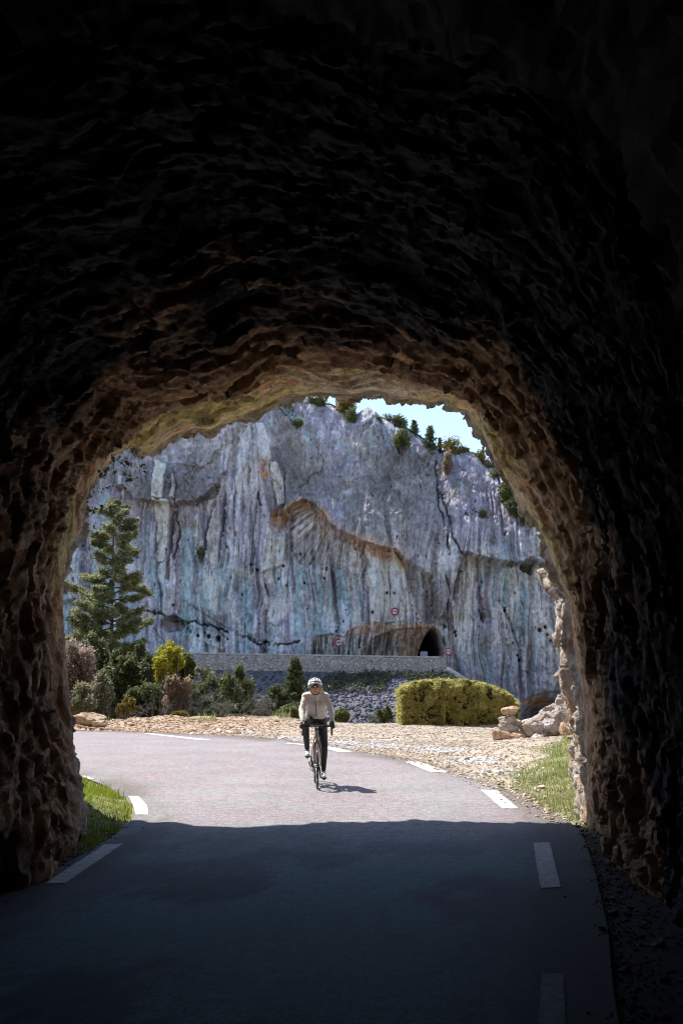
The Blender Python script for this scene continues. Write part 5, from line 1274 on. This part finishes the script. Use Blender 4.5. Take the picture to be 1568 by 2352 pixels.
for p_ in phs:
    for t_ in ths: HV.append(helm_pt(t_, p_, 1.0 + .018 * math.cos(6 * t_) * math.cos(p_)))
for i in range(NPh - 1):
    for j in range(NTh):
        if not vent(ths[j] + math.pi / NTh, (phs[i] + phs[i + 1]) / 2): HF.append((i * NTh + j, i * NTh + (j + 1) % NTh, (i + 1) * NTh + (j + 1) % NTh, (i + 1) * NTh + j))
hm_ = link('helmet', mesh_np('helmet', HV, np.array(HF)), white, pr); md = hm_.modifiers.new('t', 'SOLIDIFY'); md.thickness = .012; md.offset = -1
HV = [helm_pt(t_, p_, .87) for p_ in phs for t_ in ths]
link('liner', mesh_np('liner', HV, np.array([(i * NTh + j, i * NTh + (j + 1) % NTh, (i + 1) * NTh + (j + 1) % NTh, (i + 1) * NTh + j) for i in range(NPh - 1) for j in range(NTh)])), black, hm_)
m = MB()
for sg in (-1, 1): m.tube(resample(np.array([hp(sg * .085, -.01, .02), hp(sg * .078, .02, -.04), hp(sg * .045, .045, -.105), hp(0, .05, -.125)]), 12), .004, 5)
m.build('chin_strap', black, hm_)
# wrap-round sunglasses
GV = []; na, nb_ = 30, 8
for j in range(nb_):
    for i in range(na):
        t_ = (i / (na - 1) - .5) * 2.3; q = hp(.083 * math.sin(t_), .014 + .094 * math.cos(t_), .012 - .056 * (j / (nb_ - 1)) * (1 - .25 * abs(math.sin(t_))) - (.006 if abs(t_) < .12 and j > 5 else 0)); GV.append(q)
gl = link('sunglasses', mesh_np('sunglasses', GV, grid_faces(nb_, na)), simple('dark_lens', (.03, .012, .008), .12, var=.1, spec=.8), pr); md = gl.modifiers.new('t', 'SOLIDIFY'); md.thickness = .003
MB().tube(resample(np.array([hp(-.02, .098, -.066), hp(0, .101, -.069), hp(.02, .098, -.066)]), 8), .004, 5).build('mouth', lip, pr)
hr = MB(); hr.tube(resample(np.array([hp(.05, -.085, -.02), pt(.05, .64, 1.475), pt(.085, .60, 1.46), pt(.105, .57, 1.43)]), 14), [.02, .028, .03, .03, .03, .028, .026, .024, .022, .02, .016, .012, .009, .004], 10)
hr.cap(hp(-.05, -.08, -.02), .03, hp(.05, -.08, -.02), .03); hr.remesh('hair', hairm, pr, .006, 2)
co_ = MB(); tt = np.linspace(0, 2 * math.pi, 25); co_.tube(np.array([nek + pt(.062 * math.cos(t_), .03 + .055 * math.sin(t_), -.0 - .03 * math.sin(t_)) for t_ in tt]), .012, 7); co_.build('collar', jer, jo)
# zip and chest mark laid on the jersey front
dgp = bpy.context.evaluated_depsgraph_get(); dgp.update()
jb = BVHTree.FromObject(jo, dgp)
def on_front(x, z, off=.003):
    h = jb.ray_cast(Vector((x, -3, z)), Vector((0, 1, 0)))
    return None if h[0] is None else np.array(h[0]) + np.array(h[1]) * off
zp = [on_front(-.026 + .026 * (1.36 - z_) / .3, z_) for z_ in np.linspace(1.375, 1.06, 30)]; zp = [q for q in zp if q is not None]
MB().tube(zp, .0042, 6).build('zip', black, jo)
yl = simple('yellow_print', (.55, .5, .05), .5); m = MB()
for ln in ([(.052, 1.255), (.050, 1.225)], [(.064, 1.257), (.062, 1.222)], [(.051, 1.238), (.063, 1.242)], [(.064, 1.257), (.069, 1.252)], [(.055, 1.218), (.058, 1.212)]):
    q = [on_front(*c) for c in ln]
    if all(a is not None for a in q): m.tube(q, .0022, 5)
m.build('chest_mark', yl, jo)
# ================================================================== ROCKS BESIDE THE GRAVEL
m, n, b = newmat('boulder_limestone')
oi = N(n, 'ShaderNodeObjectInfo')
f = noise(n, 3.2, 8, .7); c1 = ramp(n, f, [(.32, (.20, .165, .15)), (.5, (.34, .29, .255)), (.66, (.46, .43, .42))])
c2 = mix(n, ramp(n, noise(n, 1.7, 4), [(.5, (0, 0, 0)), (.62, (1, 1, 1))]), c1, (.36, .24, .15))
n.links.new(c1, b.inputs['Base Color']); b.inputs['Roughness'].default_value = .9; bump(n, b, noise(n, 7, 9, .75), 1.0, .06); rockm = m
m, n, b = newmat('ochre_stone'); f = noise(n, 4, 7, .7)
n.links.new(ramp(n, f, [(.35, (.26, .16, .09)), (.5, (.40, .28, .18)), (.65, (.50, .42, .34))]), b.inputs['Base Color']); b.inputs['Roughness'].default_value = .9; bump(n, b, noise(n, 8, 8, .7), .9, .03); ochre = m
m, n, b = newmat('white_rock'); f = noise(n, 6, 8, .7)
n.links.new(ramp(n, f, [(.35, (.36, .34, .36)), (.6, (.58, .57, .62))]), b.inputs['Base Color']); b.inputs['Roughness'].default_value = .9; bump(n, b, noise(n, 9, 9, .75), 1.0, .06); whrock = m
def rock(name, u_, v_, wpx, hpx, Y, mat, label, cat, group, seed, tilt=0.0, deep=.8, cuts=14, rough=.05, bury=0.0):
    r = np.random.default_rng(seed); v, f = ico(5); v = v.copy()
    for _ in range(cuts):
        d = r.normal(size=3); d /= np.linalg.norm(d); k = r.uniform(.55, .88); s = v @ d; v -= np.maximum(s - k, 0)[:, None] * d
    v /= np.abs(v).max(0)
    v += v * (.22 * rough / .05 * .5 * fbm(v[:, 0] * 2 + seed, v[:, 1] * 2, v[:, 2] * 2, oct=5, seed=seed, gain=.6))[:, None]
    c = P(u_, v_, Y); w_ = 1.08 * wpx / 2 / F * Y; h_ = 1.15 * hpx / 2 / F * Y
    fh, fe = facets(v[:, 0] * 2.2 + seed, v[:, 1] * 2.2, v[:, 2] * 2.2, seed); v *= (1 + .13 * fh)[:, None]
    v *= np.array((w_, (w_ + h_) / 2 * deep * 1.1, h_)); ct, st_ = math.cos(tilt), math.sin(tilt)
    v = np.stack([v[:, 0] * ct - v[:, 2] * st_, v[:, 1], v[:, 0] * st_ + v[:, 2] * ct], 1)
    o = link(name, mesh_np(name, v, f, smooth=False if cuts > 20 else True), mat); o.location = c
    return tag(o, label, cat, group)
YC = 28.3
g = 'stones of the cairn'
rock('cairn_stone', 1150, 1690, 50, 22, YC - .25, ochre, 'long ochre stone lying at the left foot of the cairn', 'stone', g, 1, -.12, .8)
rock('cairn_stone', 1190, 1692, 48, 23, YC - .3, ochre, 'broad ochre stone at the right foot of the cairn', 'stone', g, 2, .1, .8)
rock('cairn_stone', 1172, 1675, 34, 26, YC, whrock, 'pale lumpy stone in the middle of the cairn', 'stone', g, 3)
rock('cairn_stone', 1163, 1657, 48, 28, YC, rockm, 'large grey block in the cairn beneath its top stone', 'stone', g, 4)
rock('cairn_stone', 1168, 1635, 43, 20, YC, ochre, 'angular tan stone on the very top of the cairn', 'stone', g, 5, .18, .8)
rock('cairn_stone', 1199, 1672, 16, 30, YC + .1, ochre, 'narrow tan stone leaning against the right side of the cairn', 'stone', g, 6, .7)
rock('cairn_stone', 1185, 1663, 22, 18, YC + .1, ochre, 'small rusty stone wedged at the right of the cairn', 'stone', g, 7)
rock('cairn_stone', 1153, 1673, 20, 20, YC + .05, rockm, 'small grey stone wedged at the left of the cairn', 'stone', g, 8)
g = 'boulders heaped right of the cairn'
rs = [(1223, 1680, 48, 46, 28.0, rockm, 'big grey boulder nearest the cairn in the heap', .3, 5), (1232, 1697, 28, 24, 27.4, whrock, 'low white rock at the front of the heap', .0, 6), (1240, 1655, 62, 30, 29.2, rockm, 'long flat-topped boulder on the left slope of the heap', .28, 7),
      (1213, 1664, 30, 24, 29.4, whrock, 'small pale rock behind the big boulder nearest the cairn', .2, 8), (1262, 1680, 44, 48, 28.3, rockm, 'rough grey boulder in the middle front of the heap', .1, 9), (1268, 1640, 44, 38, 29.5, rockm, 'upper middle boulder of the heap', .2, 10),
      (1252, 1668, 26, 24, 27.9, whrock, 'pale knobbly rock wedged between the front boulders', .2, 11), (1287, 1655, 40, 56, 28.8, rockm, 'tall boulder on the right of the heap', .1, 12), (1290, 1612, 34, 34, 29.8, rockm, 'top boulder of the heap beside the tunnel rock', .3, 13),
      (1299, 1683, 30, 42, 28.0, ochre, 'rounded tan boulder at the right foot of the heap', .0, 14), (1312, 1640, 44, 60, 29.2, rockm, 'right-hand boulder half hidden by the tunnel rock', .0, 15), (1274, 1700, 36, 16, 27.6, rockm, 'low grey rock at the front right foot of the heap', .0, 16), (1250, 1637, 22, 14, 29.6, whrock, 'small white rock on the left shoulder of the heap', .2, 17), (1308, 1702, 26, 18, 27.6, rockm, 'small low rock beside the tunnel rock at the right foot of the heap', 0, 18)]
for a in rs: rock('boulder', a[0], a[1], a[2], a[3], a[4], a[5], a[6], 'boulder', g, a[8], a[7], .9, 12, .08)
rock('boulder', 205, 1653, 80, 26, 35.6, ochre, 'flat tan slab at the left end of the rubble bank', 'boulder', None, 33, -.05, .7, 10, .07)
rock('boulder', 232, 1662, 34, 14, 35.0, ochre, 'small tan block at the right foot of the flat slab on the bank', 'boulder', None, 34, 0, .7, 10, .07)

# ================================================================== HEIGHT LIMIT SIGNS
red = simple('sign_red', (.5, .005, .02), .4, var=.1, scale=3); swh = simple('sign_white', (.66, .68, .66), .4, var=.05, scale=3); blk = simple('sign_black', (.02, .02, .025), .5, var=.1); galv = simple('galvanised_steel', (.3, .3, .3), .5, .8)
def sign(u_, v_, rpx, text, label, turn=0.0, out=.35):
    f = cliff_front(u_, v_); Y = f.y - out; c = P(u_, v_, Y); r_ = 1.06 * rpx / F * Y
    e = empty('height_limit_sign', c, label, 'road sign', 'height limit signs at the far tunnel', rz=turn)
    def disc(r0, r1, y0, y1, seg=48):
        V = []; Q = []
        for rr, yy in ((r0, y0), (r1, y0), (r1, y1), (r0, y1)):
            for i in range(seg): a = 2 * math.pi * i / seg; V.append((rr * math.cos(a), yy, rr * math.sin(a)))
        for k_ in range(4):
            for i in range(seg): Q.append((k_ * seg + i, k_ * seg + (i + 1) % seg, ((k_ + 1) % 4) * seg + (i + 1) % seg, ((k_ + 1) % 4) * seg + i))
        return V, Q
    mb = MB(); V, Q = disc(.0001, r_, 0, .03); mb.add(V, Q=Q); mb.build('sign_plate', swh, e)
    mb = MB(); V, Q = disc(r_ * .62, r_ * .95, -.012, -.004); mb.add(V, Q=Q)
    for sg in (1, -1): mb.add([(-r_ * .11, -.01, sg * r_ * .7), (r_ * .11, -.01, sg * r_ * .7), (0, -.01, sg * r_ * .50)], [(0, 1, 2)])
    mb.build('red_ring', red, e)
    cu = bpy.data.curves.new('t', 'FONT'); cu.body = text; cu.size = r_ * (.62 if len(text) > 3 else .72); cu.align_x = 'CENTER'; cu.align_y = 'CENTER'; cu.extrude = .003; cu.offset = .006
    ob = bpy.data.objects.new('t', cu); COL.objects.link(ob); dg = bpy.context.evaluated_depsgraph_get(); dg.update()
    me = bpy.data.meshes.new_from_object(ob.evaluated_get(dg)); bpy.data.objects.remove(ob); me.name = 'lettering'
    me.transform(Matrix.Translation((0, -.014, 0)) @ Matrix.Rotation(R(90), 4, 'X')); me.materials.clear(); link('lettering', me, blk, e)
    MB().tube([(0, .03, 0), (0, out + .5, 0)], .04, 8).build('bracket', galv, e)
sign(906, 1404.5, 9.0, '3.4m', 'round red-ringed sign reading 3.4m, fixed above the tunnel arch')
sign(777, 1476, 9.4, '2.5m', 'round red-ringed sign reading 2.5m, left of the far tunnel just above the parapet')
sign(1029, 1496.5, 9.2, '3m', 'round red-ringed sign reading 3m, at the right jamb of the far tunnel, turned aside', turn=R(-44), out=.3)
# pale marker block behind the parapet
f = P(973, 1503, 105.5); mb = MB(); mb.box((0, 0, 0), (.75, .4, .5)); mb.box((0, 0, .27), (.66, .36, .06))
o = mb.build('marker_stone', simple('marker_pale', (.26, .25, .28), .8), None, False); o.location = (f[0], f[1], f[2]); tag(o, 'small pale square block behind the parapet beside the far tunnel', 'marker')
